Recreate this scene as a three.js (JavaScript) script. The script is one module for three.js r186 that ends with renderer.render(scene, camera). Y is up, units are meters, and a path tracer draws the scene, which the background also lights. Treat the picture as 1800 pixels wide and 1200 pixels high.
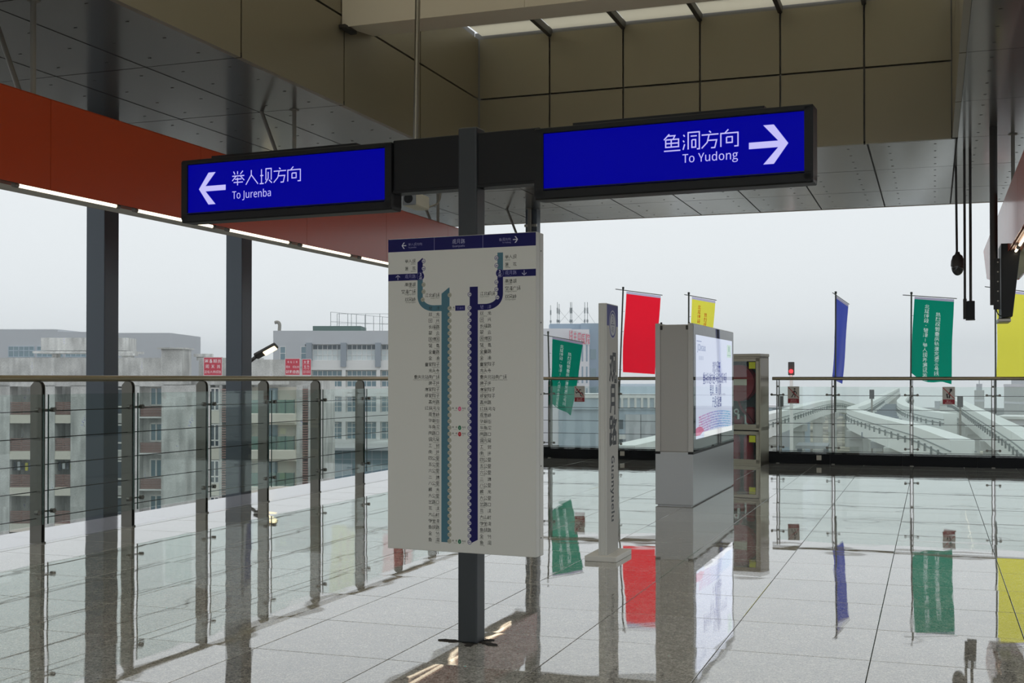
import * as THREE from 'three';
import { RoundedBoxGeometry } from 'three/addons/geometries/RoundedBoxGeometry.js';
import { mergeGeometries } from 'three/addons/utils/BufferGeometryUtils.js';
import { RectAreaLightUniformsLib } from 'three/addons/lights/RectAreaLightUniformsLib.js';

// ---------------------------------------------------------------- camera, sky, exposure
const scene = new THREE.Scene();
const camera = new THREE.PerspectiveCamera(31.89, 1.5, 0.05, 6000);
camera.position.set(0, 1.5, 0);
camera.rotation.order = 'YXZ';
camera.rotation.set(THREE.MathUtils.degToRad(0.6), THREE.MathUtils.degToRad(19.41), 0);
camera.setViewOffset(1800, 1200, 0, -43, 1800, 1200);
scene.background = new THREE.Color(0.875, 0.92, 0.945);            // even overcast sky
scene.environment = null;
const FOG = 0.001;
if (FOG) scene.fog = new THREE.FogExp2(new THREE.Color(0.9, 0.96, 1.0), FOG);
const renderer = new THREE.WebGLRenderer({ antialias: true });
renderer.toneMapping = THREE.LinearToneMapping;
renderer.toneMappingExposure = 1.0;
renderer.shadowMap.enabled = true;
RectAreaLightUniformsLib.init();

// ---------------------------------------------------------------- helpers
let seed = 7;
const rnd = () => { seed = (seed * 1664525 + 1013904223) >>> 0; return seed / 4294967296; };
const rr = (a, b) => a + (b - a) * rnd();
const V = (x, y, z) => new THREE.Vector3(x, y, z);
const taken = {};
function numbered(n) { const k = taken[n] = (taken[n] ?? -1) + 1; return k ? n + '_' + String(k).padStart(3, '0') : n; }
function thing(name, label, category, pos = [0, 0, 0], turn = 0, group) {
  const o = new THREE.Group(); o.name = numbered(name); o.position.set(...pos); o.rotation.y = turn;
  o.userData = { label, category }; if (group) o.userData.group = group;
  scene.add(o); return o;
}
function structure(name, pos = [0, 0, 0], turn = 0) {
  const o = new THREE.Group(); o.name = numbered(name); o.position.set(...pos); o.rotation.y = turn; o.userData = { kind: 'structure' }; scene.add(o); return o;
}
function part(name, geo, mat, parent, extra) {
  const o = new THREE.Mesh(Array.isArray(geo) ? (geo.length > 1 ? mergeGeometries(geo.map((g) => (g.index ? g.toNonIndexed() : g))) : geo[0]) : geo, mat);
  const used = parent.userData.names ?? (parent.userData.names = {}); const k = used[name] = (used[name] ?? -1) + 1;
  o.name = k ? name + '_' + String(k).padStart(3, '0') : name; if (extra) Object.assign(o.userData, extra);
  parent.add(o); return o;
}
function B(w, h, d, x = 0, y = 0, z = 0) { const g = new THREE.BoxGeometry(w, h, d); g.translate(x, y, z); return g; }
function span(x0, x1, y0, y1, z0, z1) { return B(Math.abs(x1 - x0), Math.abs(y1 - y0), Math.abs(z1 - z0), (x0 + x1) / 2, (y0 + y1) / 2, (z0 + z1) / 2); }
function RB(w, h, d, r, x = 0, y = 0, z = 0, s = 2) { const g = new RoundedBoxGeometry(w, h, d, s, r); g.translate(x, y, z); return g; }
function rod(a, b, r, n = 12) {
  const A = V(...a), C = V(...b), d = C.clone().sub(A), g = new THREE.CylinderGeometry(r, r, d.length(), n);
  g.applyQuaternion(new THREE.Quaternion().setFromUnitVectors(V(0, 1, 0), d.clone().normalize())); g.translate(...A.add(C).multiplyScalar(0.5).toArray()); return g;
}
function tube(pts, r, n = 24, m = 8) { return new THREE.TubeGeometry(new THREE.CatmullRomCurve3(pts.map((p) => V(...p))), n, r, m); }
function plane(w, h, x, y, z, ry = 0) { const g = new THREE.PlaneGeometry(w, h); g.rotateY(ry); g.translate(x, y, z); return g; }
function profile(pts, len, axis = 'z') {   // outline in x,y swept along -z
  const s = new THREE.Shape(pts.map((p) => new THREE.Vector2(...p)));
  const g = new THREE.ExtrudeGeometry(s, { depth: len, bevelEnabled: false }); g.translate(0, 0, -len); return g;
}
const S = (hex) => new THREE.Color(hex);
const std = (hex, roughness = 0.6, metalness = 0, more = {}) => new THREE.MeshStandardMaterial({ color: S(hex), roughness, metalness, ...more });
const phys = (o) => new THREE.MeshPhysicalMaterial(o);
function canvasTexture(w, h, draw) {
  const c = document.createElement('canvas'); c.width = w; c.height = h; draw(c.getContext('2d'), w, h);
  const t = new THREE.CanvasTexture(c); t.colorSpace = THREE.SRGBColorSpace; t.magFilter = THREE.LinearFilter; t.anisotropy = 8; return t;
}
// tileable value noise on an n x n lattice
function lattice(n) { const a = new Float32Array(n * n); for (let i = 0; i < a.length; i++) a[i] = rnd(); return a; }
function sample(a, n, u, v) {
  const x = u * n, y = v * n, x0 = Math.floor(x), y0 = Math.floor(y), fx = x - x0, fy = y - y0, sx = fx * fx * (3 - 2 * fx), sy = fy * fy * (3 - 2 * fy);
  const at = (i, j) => a[(((j % n) + n) % n) * n + (((i % n) + n) % n)];
  return (at(x0, y0) * (1 - sx) + at(x0 + 1, y0) * sx) * (1 - sy) + (at(x0, y0 + 1) * (1 - sx) + at(x0 + 1, y0 + 1) * sx) * sy;
}
function noiseTexture(size, fn, srgb = true) {
  const d = new Uint8Array(size * size * 4);
  for (let y = 0; y < size; y++) for (let x = 0; x < size; x++) { const c = fn(x / size, y / size, x, y), o = (y * size + x) * 4; d[o] = c[0]; d[o + 1] = c[1]; d[o + 2] = c[2]; d[o + 3] = 255; }
  const t = new THREE.DataTexture(d, size, size); t.magFilter = THREE.LinearFilter; t.wrapS = t.wrapT = THREE.RepeatWrapping; if (srgb) t.colorSpace = THREE.SRGBColorSpace; t.needsUpdate = true; return t;
}

// ---------------------------------------------------------------- stroke lettering for the Chinese writing
// A glyph is a list of strokes (digit pairs: x then y on a 0-9 grid) and of components placed as name@x0 y0 x1 y1.
const GL = {
  口: '1181881811', 日: '2070792920 2474', 目: '2070792920 2373 2676', 月: '20707969 202619 2373 2676', 田: '1181881811 4148 1484', 土: '1484 4049 0999', 工: '1181 4148 0898', 王: '1181 1585 0999 4149',
  木: '0393 4049 4309 4399', 人: '404309 4399', 大: '0393 404309 4399', 亻: '5005 3339', 彳: '4003 5206 3439', 氵: '2152 1445 1956', 扌: '0282 505938 0684', 艹: '0494 3138 6168', 讠: '2052 14444987', 纟: '50146418 1987',
  钅: '4004 3282 1585 454987', 犭: '7014 31654939 5508', 辶: '1132 04343709 184999', 廴: '01311434 3409 164899', 阝: '2029 2070447647', 礻: '4052 137307 4549 5686', 石: '0191 4107 3585893935', 又: '118109 1399', 夂: '4004 328209 2499',
  各: '夂@0096 口@1599', '⻊': '1080831310 4349 4686 1519 0998', 路: '⻊@0049 各@4099', 见: '16107076 424509 56599997', 观: '又@0049 见@4099', 方: '4051 0292 423609 35857959', 向: '4022 0902929979 3464673734',
  鱼: '3003 216153 1383871713 4347 1585 0999', 同: '0900909979 2272 3464683834', 洞: '氵@0029 同@3099', 举: '1022 4042 8062 0393 3306 6396 2575 1787 4449', 贝: '17108087 424609 5799', 坝: '土@0039 贝@4099', 车: '1181 401484 4349 0696',
  连: '辶@0099 车@3197', 莲: '艹@0093 连@0299', 匕: '8215 10189896', 化: '亻@0049 匕@4099', 花: '艹@0093 化@1399', 高: '4041 0191 2272742422 0905959989 3666683836', 堡: '亻@0036 口@3083 木@3296 土@1699', 古: '0292 4045 1585891915',
  胡: '古@0049 月@5099', 湖: '氵@0029 古@2059 月@6099', 空: '4041 03019193 3214 6284 工@1599', 巷: '0191 3034 6064 0494 3408 6498 36666838 36397978', 港: '氵@0029 巷@3099', 广: '4051 1292 121609', 昜: '10802494 948969 4408 6429', 场: '土@0039 昜@4099',
  双: '又@0049 又@5099', 凤: '101609 10808899 又@2378', 乔: '7021 0393 413306 5396 353719 6569', 桥: '木@0039 乔@4099', 江: '氵@0039 工@3099', 北: '3039 0333 0837 60689897 9264', 几: '202609 20707898', 机: '木@0049 几@4099', 白: '5031 1181891911 1585',
  碧: '王@0044 白@5094 石@1499', 聿: '118185 0393 1585 0797 4049', 津: '氵@0029 聿@3099', 龙: '0393 403509 53589896 8447 6072', 回: '0090990900 3363663633', 兴: '1124 4053 8064 0595 3609 6699', 长: '7033 0494 202957 4499', 畐: '0090 2272742422 田@0599',
  福: '礻@0039 畐@4099', 习: '00808969 2244 1765', 卒: '4041 0191 2205 2235 6245 6275 0696 4449', 翠: '习@0043 习@5093 卒@0499', 云: '2171 0494 441988 6699', 元: '2070 0393 333609 63689897', 园: '0090990900 元@2277', 甫: '0191 19139389 1686 4049',
  寸: '0292 606949 2436', 博: '0333 2029 甫@4095 寸@4599', 夕: '4004 227209 2445', 㔾: '118185 11189896', 鸟: '5031 15117163 15959969 0777', 鸳: '夕@0044 㔾@5094 鸟@1499', 央: '15128285 0595 404509 4599', 鸯: '央@1084 鸟@1499',
  金: '4004 4094 2474 1686 4449 0999 2738 7768', 立: '4042 0292 2437 7467 0898', 里: '1080851510 1282 4049 1787 0999', 童: '4041 1181 2133 7163 0393 里@0499', 俞: '4004 4094 2363 月@0449 6468 848979', 渝: '氵@0029 俞@3099',
  家: '4041 03019193 1383 4315 34565939 4517 5619 8456 5699', 完: '4041 03019193 元@1399', 院: '阝@0039 完@4099', 子: '108053 535939 0595', 头: '2041 1233 0595 505509 5699', 寺: '土@1084 寸@0499', 重: '7021 0292 1383861613 1484 4149 1787 0999',
  庆: '广@0099 大@2399', 占: '4045 4282 1585891915', 站: '立@0049 占@5099', 南: '1181 4043 0903939989 3345 6355 2575 2777 4549', 师: '1116 303519 4191 47439397 6169', 狮: '犭@0039 师@3099', 平: '1181 2335 7364 0595 4149', 坪: '土@0039 平@3099',
  唐: '广@0099 338385 2494 3585 5256 口@3699', 关: '2032 7062 1383 0595 434509 4699', 郑: '关@0059 阝@5099', 力: '02827959 403509', 嘉: '0191 4042 2272 口@2275 0696 力@0649 口@5699', 州: '202709 5059 8089 0315 3345 6375', 红: '纟@0039 工@4099',
  旗: '方@0049 6052 6191 5494 6367 8387 6585 5797 6859 8899', 可: '0191 818979 口@1357', 河: '氵@0029 可@3099', 勾: '4014 22928969 4427 2767 5688', 沟: '氵@0029 勾@3099', 音: '4041 1181 2133 7163 0393 日@1499', 华: '亻@0044 匕@4094 0696 4549',
  亲: '4041 1181 2133 7163 0494 0696 4449 3618 5688', 斤: '80212609 2494 6469', 新: '亲@0059 斤@5099', 街: '彳@0029 土@3064 土@3569 7191 7494 848979', 牛: '2014 1383 0696 5059', 角: '3003 216153 131609 13838979 1585 1787 5359', 它: '4041 03019193 匕@1399',
  沱: '氵@0029 它@3099', 两: '0191 0903939989 313527 3447 616557 6477', 铜: '钅@0039 同@4099', 局: '10808313 101609 25858979 3666683836', 贸: '40111433 51918474 6154 贝@1499', 四: '0191980801 313516 616585', 公: '3004 6094 441988 6699',
  五: '1181 4138 147478 0898', 六: '4051 0393 3509 5599', 二: '1383 0898', 八: '3109 6199', 九: '03737898 403509', 塘: '土@0039 唐@3099', 鹿: '广@0099 2494 4246 7276 2696 3639 6669 3959', 其: '0191 2027 7077 2373 2575 0797 3809 6899', 麒: '鹿@0059 其@5099',
  山: '4048 03089893', 岔: '3003 6093 237355 4315 山@1599', 奚: '8011 1223 4143 8163 6334 3474 0696 454609 4699', 溪: '氵@0029 奚@3099', 村: '木@0049 寸@4099', 学: '1022 4042 8062 05039395 子@1499', 堂: '4042 1022 8062 05039395 口@2475 土@1699',
  弯: '4041 0191 3134 6164 1204 8294 158586 86161888 888969', 湾: '氵@0029 弯@3099', 竹: '2004 1343 3339 7055 6393 838979', 号: '口@2074 0595 352787 877959', 戋: '1281 0594 50669998 8529 7082', 线: '纟@0039 戋@3099', 灬: '1109 3139 6169 8199',
  丸: '12626898 403509 2446', 热: '扌@0046 丸@4096 灬@0699', 歹: '0161 3106 236309', 刂: '2026 808979', 烈: '歹@0056 刂@6096 灬@0699', 兄: '1080841410 343609 64689897', 祝: '礻@0039 兄@4099', 贺: '力@0045 口@5095 贝@1499', 轨: '车@0049 九@4099',
  首: '2032 7062 0393 4335 目@1499', 道: '辶@0099 首@3097', 交: '4041 0292 3315 6385 6509 3499', 甬: '108052 19138389 1585 1787 4349', 通: '辶@0099 甬@3097', 三: '1181 2575 0898', 延: '廴@0099 9051 7177 7393 5357 5797', 申: '1181861611 1484 4049',
  伸: '亻@0039 申@4099', 段: '4011 1119 1444 1646 0847 几@5094 又@5499', 开: '1181 0494 313509 6169', 式: '0292 60779998 1555 3538 0958 7081', 试: '讠@0039 式@3099', 运: '辶@0099 云@3097', 营: '艹@0093 05039395 口@2475 口@1799',
  奂: '4013 317153 16139396 0696 434609 4699', 换: '扌@0039 奂@3099', 乘: '7021 0292 4149 3337 6367 1434 0636 6494 6797 4609 4699', 寒: '4041 03019193 2383 1585 0696 3237 6267 3608 6698 4748 4849', 暑: '日@1083 2474 0696 5356 8419 日@2699', 期: '其@0059 月@6099',
  班: '王@0039 4145 505649 王@6099', 周: '101709 10909979 3272 5154 2474 3666683836', 末: '0191 1484 4049 4509 4599', 正: '0191 5159 5595 2429 0999', 在: '0292 5006 2529 土@3499', 火: '1325 8363 404509 4599', 招: '扌@0039 召@4099', 召: '10807464 4014 口@1599',
  生: '2014 1383 2676 5059 0999', 仓: '4004 4094 257557 25289896', 创: '仓@0059 刂@6099', 意: '4041 1181 2133 7163 0393 日@1376 1708 37386868 5758 8798', 会: '4004 4094 2373 0595 451988 6799', 绘: '纟@0039 会@3099', 画: '0191 2272762622 4246 2474 03099993',
  中: '1181861611 4049', 禁: '木@0045 木@5095 1585 0797 484929 2809 6899', 止: '5059 5494 2429 0999', 城: '土@0039 戋@3099', 主: '4051 1282 1585 0999 4249', 攀: '木@0044 木@5094 0494 大@0447 1787 5959', 勿: '4004 22928969 4217 6229',
};
GL.医 = '9101 010999 4123 2373 1585 454818 5688'; GL.请 = '讠@0039 4191 5393 3595 6065 月@4599';
function glyph(ctx, ch, x0, y0, x1, y1) {
  for (const t of GL[ch].split(' ')) {
    if (t.includes('@')) {
      const [c, b] = t.split('@'), q = [...b].map((d) => d / 9); glyph(ctx, c, x0 + (x1 - x0) * q[0], y0 + (y1 - y0) * q[1], x0 + (x1 - x0) * q[2], y0 + (y1 - y0) * q[3]);
    } else {
      ctx.beginPath();
      for (let i = 0; i + 1 < t.length; i += 2) { const x = x0 + (x1 - x0) * t[i] / 9, y = y0 + (y1 - y0) * t[i + 1] / 9; i ? ctx.lineTo(x, y) : ctx.moveTo(x, y); }
      ctx.stroke();
    }
  }
}
// writes text; CJK by strokes, the rest with the font; returns the width. o: {size, weight, gap, align, vertical, color, font}
function write(ctx, text, x, y, o) {
  const s = o.size, gap = o.gap ?? 0.06 * s, sx = o.squeeze ?? 1;
  ctx.strokeStyle = ctx.fillStyle = o.color; ctx.lineWidth = s * (o.weight ?? 0.085); ctx.lineCap = 'butt'; ctx.lineJoin = 'miter';
  const font = (k) => `${o.bold ? 'bold ' : ''}${k}px sans-serif`, chars = [...text];
  if (o.vertical) { chars.forEach((c, i) => { const cy = y + i * (s + gap); if (GL[c]) glyph(ctx, c, x - s * 0.44 * sx, cy + s * 0.06, x + s * 0.44 * sx, cy + s * 0.94); else if (c === '·') ctx.fillRect(x - s * 0.08, cy + s * 0.42, s * 0.16, s * 0.16); else ctx.fillRect(x - s * 0.05, cy + s * 0.15, s * 0.1, s * 0.7); }); return; }
  if (chars.every((c) => !GL[c])) { ctx.font = font(s); ctx.textAlign = o.align ?? 'left'; ctx.textBaseline = 'middle'; ctx.fillText(text, x, y); return ctx.measureText(text).width; }
  ctx.font = font(s);
  const wide = (c) => (GL[c] || c === ' ' ? s * sx : ctx.measureText(c).width);
  const total = chars.reduce((a, c) => a + wide(c) + gap, -gap);
  let cx = o.align === 'right' ? x - total : o.align === 'center' ? x - total / 2 : x;
  for (const c of chars) { const w = wide(c); if (GL[c]) glyph(ctx, c, cx + w * 0.05, y - s * 0.45, cx + w * 0.95, y + s * 0.45); else { ctx.textAlign = 'left'; ctx.textBaseline = 'middle'; ctx.fillText(c, cx, y); } cx += w + gap; }
  return total;
}
function arrow(ctx, x, y, len, head, wgt, dir, color) {   // dir 0 right, 1 down, 2 left, 3 up; tip at x,y
  ctx.save(); ctx.translate(x, y); ctx.rotate(dir * Math.PI / 2); ctx.fillStyle = color; ctx.beginPath();
  const b = wgt * 1.6; ctx.moveTo(0, 0); ctx.lineTo(-head * 0.72, -head); ctx.lineTo(-head * 0.72 - b, -head); ctx.lineTo(-b * 0.95, -wgt / 2); ctx.lineTo(-len, -wgt / 2); ctx.lineTo(-len, wgt / 2); ctx.lineTo(-b * 0.95, wgt / 2); ctx.lineTo(-head * 0.72 - b, head); ctx.lineTo(-head * 0.72, head); ctx.closePath(); ctx.fill(); ctx.restore();
}

// ---------------------------------------------------------------- materials
const nA = lattice(256), nB = lattice(97), nC = lattice(37), nD = lattice(11), nE = lattice(5);
const graniteMap = noiseTexture(1024, (u, v) => {
  const a = sample(nA, 256, u, v), a2 = sample(nA, 256, v + 0.37, u + 0.11), b = sample(nB, 97, u, v), c = sample(nC, 37, u, v), d = sample(nD, 11, u, v);
  let k = 0.7 + (a - 0.5) * 0.3 + (b - 0.5) * 0.14 + (c - 0.5) * 0.06 + (d - 0.5) * 0.05;
  if (a2 > 0.74) k -= (a2 - 0.74) * 1.5; if (a2 < 0.16) k += (0.16 - a2) * 0.9;
  const q = Math.max(0, Math.min(1, k)) * 255; return [q * 1.01, q, q * 0.965];
});
const waveSize = 256, waveData = new Float32Array(waveSize * waveSize * 4);
for (let y = 0; y < waveSize; y++) for (let x = 0; x < waveSize; x++) { const u = x / waveSize, v = y / waveSize, k = sample(nE, 5, u, v) * 0.7 + sample(nD, 11, u, v) * 0.13 + sample(nC, 37, u, v) * 0.004; waveData.set([k, k, k, 1], (y * waveSize + x) * 4); }
const waveMap = new THREE.DataTexture(waveData, waveSize, waveSize, THREE.RGBAFormat, THREE.FloatType); waveMap.magFilter = THREE.LinearFilter; waveMap.wrapS = waveMap.wrapT = THREE.RepeatWrapping; waveMap.needsUpdate = true;
graniteMap.repeat.set(1 / 1.62, 1 / 1.62); waveMap.repeat.set(1 / 2.4, 1 / 2.4);
const granite = (tint) => phys({ color: S(tint), map: graniteMap, roughness: 0.02, ior: 1.55, clearcoat: 0.65, clearcoatRoughness: 0.01, bumpMap: waveMap, bumpScale: 0.0034 });
const stainMap = noiseTexture(512, (u, v) => {   // weathered render: vertical runs and blotches
  const runs = sample(nC, 37, u * 1, v * 0.14), blot = sample(nD, 11, u, v), fine = sample(nA, 256, u, v);
  const k = 215 + (runs - 0.5) * 44 + (blot - 0.5) * 36 + (fine - 0.5) * 34; return [k, k, k * 0.99];
});
stainMap.repeat.set(1 / 9, 1 / 9);
const patchMap = noiseTexture(512, (u, v) => { const a = sample(nD, 11, u, v), b = sample(nC, 37, u, v), c = sample(nA, 256, u, v); const k = 150 + (a - 0.5) * 90 + (b - 0.5) * 90 + (c - 0.5) * 60; return [k, k * 0.985, k * 0.93]; });
patchMap.repeat.set(1 / 60, 1 / 60);
const M = {
  granite: [granite('#ffffff'), granite('#f4f3f0'), granite('#fbfaf8'), granite('#ecebe8')],
  grout: std('#5b5852', 0.9),
  ledgeSkyTint: phys({ color: S('#d9d6e0'), roughness: 0.12, clearcoat: 0.6, clearcoatRoughness: 0.05 }),  // same stone as the floor; sky reflection put into its lavender tone
  alu: [phys({ color: S('#524f4b'), roughness: 0.4, metalness: 0.2, clearcoat: 1, clearcoatRoughness: 0.13 }), phys({ color: S('#4f4d49'), roughness: 0.4, metalness: 0.2, clearcoat: 1, clearcoatRoughness: 0.13 }), phys({ color: S('#55524e'), roughness: 0.4, metalness: 0.2, clearcoat: 1, clearcoatRoughness: 0.13 })],
  tan: [phys({ color: S('#8d8570'), roughness: 0.42, metalness: 0.3, clearcoat: 0.25, clearcoatRoughness: 0.3 }), phys({ color: S('#8a826d'), roughness: 0.42, metalness: 0.3, clearcoat: 0.25, clearcoatRoughness: 0.3 })],
  plenum: std('#807e7a', 0.9), gapShade: std('#181818', 0.7), rivet: std('#565350', 0.5, 0.3), fascia: std('#e4dac6', 0.55),
  mullion: std('#55534e', 0.5, 0.3),
  skyGlass: phys({ color: S('#fdf8ea'), roughness: 0.85, transmission: 0.75, thickness: 0 }),
  column: phys({ color: S('#555d65'), roughness: 0.42, metalness: 0.25 }),
  steel: std('#9a958a', 0.28, 0.95), rail: std('#a59b80', 0.3, 0.85), post: std('#6d6b64', 0.34, 0.9), wire: std('#2b2b29', 0.5, 0.6), hanger: std('#8f8b82', 0.5, 0.25),
  glass: phys({ color: S('#f3f8f6'), roughness: 0, transmission: 1, thickness: 0, ior: 1.5 }), glassEdge: std('#2f4a42', 0.2),
  orange: phys({ color: S('#b83c02'), roughness: 0.5, specularIntensity: 0.4, clearcoat: 0.7, clearcoatRoughness: 0.16 }), beamUnder: std('#d0ccc4', 0.5), channel: std('#8d5a4a', 0.35, 0.5),
  tubeGlow: new THREE.MeshStandardMaterial({ color: S('#fff4dc'), emissive: S('#fff0d2'), emissiveIntensity: 2.6 }), cap: std('#8c8a84', 0.4, 0.5),
  black: phys({ color: S('#0b0c0d'), roughness: 0.45, specularIntensity: 0.6 }), blackSoft: std('#0f0f10', 0.6), poleGrey: phys({ color: S('#34383b'), roughness: 0.42, metalness: 0.25 }),
  boardSide: std('#d3d3ce', 0.5), seam: std('#3a3a38', 0.7), totem: phys({ color: S('#cbcac4'), roughness: 0.35, metalness: 0.35 }), white: std('#dedcd6', 0.5), tar: std('#241f1b', 0.95),
  kioskBody: phys({ color: S('#a9a6a2'), roughness: 0.4, metalness: 0.4 }), kioskBase: phys({ color: S('#a9aaab'), roughness: 0.34, metalness: 0.5 }), kioskTrim: phys({ color: S('#aeaba6'), roughness: 0.35, metalness: 0.5 }),
  cabinet: std('#97907f', 0.3, 0.8), red: std('#a3172c', 0.45), redDark: std('#7e1626', 0.55), sticker: std('#d7e03c', 0.6), label: std('#e4ddc6', 0.6), interior: std('#4a4d4b', 0.8), chrome: std('#b8b8b4', 0.2, 0.9),
  kerb: phys({ color: S('#040506'), roughness: 0.6, specularIntensity: 0.2 }), cream: std('#d9d2bf', 0.7), outlet: std('#b9b4a6', 0.55),
  cctv: std('#c9c5b4', 0.45), lens: std('#08090b', 0.1), cableBlack: std('#1e1e1e', 0.6), dark: std('#2b2723', 0.5),
  concrete: std('#f2f2f1', 0.95, 0, { map: stainMap }), creamWall: std('#ebe5d8', 0.9), greyWall: std('#c3c6cb', 0.9), palePanel: std('#efefed', 0.85), hazePaleBlue: std('#b9c8d4', 0.8), hazeBlue: std('#8fa4b8', 0.7), whiteTower: std('#eceaee', 0.85), louver: std('#93726a', 0.7), winFrame: std('#eceae6', 0.6), winGlass: phys({ color: S('#6f8d99'), roughness: 0.08, clearcoat: 0.6 }), winDark: phys({ color: S('#3a4954'), roughness: 0.15 }), blind: std('#d6dfe0', 0.7), railGreen: phys({ color: S('#b4cfc6'), roughness: 0.15, transmission: 0.75, thickness: 0 }),  // the two blues carry distance haze in their colour
  pilaster: std('#98a1ab', 0.8), roofDark: std('#4e6a63', 0.8), fence: std('#8e9496', 0.6, 0.4), ground: std('#7d7b75', 1, 0, { map: patchMap }), farWall: std('#c9c7c2', 0.9), track: std('#eef1ee', 0.85), rail3: std('#858d8b', 0.7), pier: std('#c6c9c6', 0.9), deck: std('#a4a9ac', 0.9), earth: std('#cbbfa8', 1),
};

// ---------------------------------------------------------------- the floor: polished granite tiles
const TX = 0.81, TZ = 0.83, X0 = -0.32, Z0 = -7.47;
{
  const fl = structure('floor');
  part('floor_bed', [span(-8.45, 3.2, -0.55, -0.022, -21.75, 9)], M.grout, fl);
  const variants = [];
  for (let k = 0; k < 14; k++) {
    const hw = TX / 2 - 0.002, hz = TZ / 2 - 0.002, c = 0.0015, ou = rr(0, 3), ov = rr(0, 3), pos = [], uv = [];
    const P = { a: [-hw + c, 0, -hz + c], b: [hw - c, 0, -hz + c], d: [hw - c, 0, hz - c], e: [-hw + c, 0, hz - c], A: [-hw, -c, -hz], Bq: [hw, -c, -hz], D: [hw, -c, hz], E: [-hw, -c, hz], A2: [-hw, -0.02, -hz], B2: [hw, -0.02, -hz], D2: [hw, -0.02, hz], E2: [-hw, -0.02, hz] };
    const quad = (p, q, r, s) => { for (const w of [p, q, r, p, r, s]) { pos.push(...w); uv.push(w[0] + ou + w[1], w[2] + ov); } };
    quad(P.e, P.d, P.b, P.a); quad(P.E, P.D, P.d, P.e); quad(P.D, P.Bq, P.b, P.d); quad(P.Bq, P.A, P.a, P.b); quad(P.A, P.E, P.e, P.a);
    quad(P.E2, P.D2, P.D, P.E); quad(P.D2, P.B2, P.Bq, P.D); quad(P.B2, P.A2, P.A, P.Bq); quad(P.A2, P.E2, P.E, P.A);
    const g = new THREE.BufferGeometry(); g.setAttribute('position', new THREE.Float32BufferAttribute(pos, 3)); g.setAttribute('uv', new THREE.Float32BufferAttribute(uv, 2)); g.computeVertexNormals(); variants.push(g);
  }
  const rest = [];
  for (let j = -19; j < 17; j++) for (let i = -3; i < 9; i++) {
    const x = X0 - TX * (i + 0.5), z = Z0 - TZ * (j + 0.5), g = variants[Math.floor(rnd() * variants.length)], m = M.granite[Math.floor(rnd() * 4)];
    const tx = rr(-0.0009, 0.0009), tz = rr(-0.0009, 0.0009);
    if (j >= -8) { const t = part('tile', g, m, fl); t.position.set(x, 0, z); t.rotation.set(tx, 0, tz); } else rest.push(g.clone().rotateX(tx).rotateZ(tz).translate(x, 0, z));
  }
  part('tiles_behind', rest, M.granite[0], fl, { kind: 'stuff' });
  part('border_strip', [span(-7.71, -7.618, -0.02, 0, -21.58, 8.3)], M.granite[1], fl);
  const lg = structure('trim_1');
  for (let k = 0; k < 12; k++) part('ledge_slab', [span(-8.43, -7.715, -0.02, 0.0, 8.3 - k * 2.49, 5.813 - k * 2.49)], M.ledgeSkyTint, lg);
  const kb = structure('trim_2');
  for (let k = 0; k < 9; k++) part('kerb_panel', [span(-7.7 + k * 1.2, -6.503 + k * 1.2, 0, 0.205, -21.665, -21.56)], M.kerb, kb);
  part('kerb_core', [span(-7.7, 3.1, 0, 0.195, -21.7, -21.665)], M.kerb, kb);
  for (const x of [-5.43, -1.89]) part('outlet_plate', [RB(0.085, 0.085, 0.012, 0.004, x, 0.112, -21.553)], M.outlet, kb);
}

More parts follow.
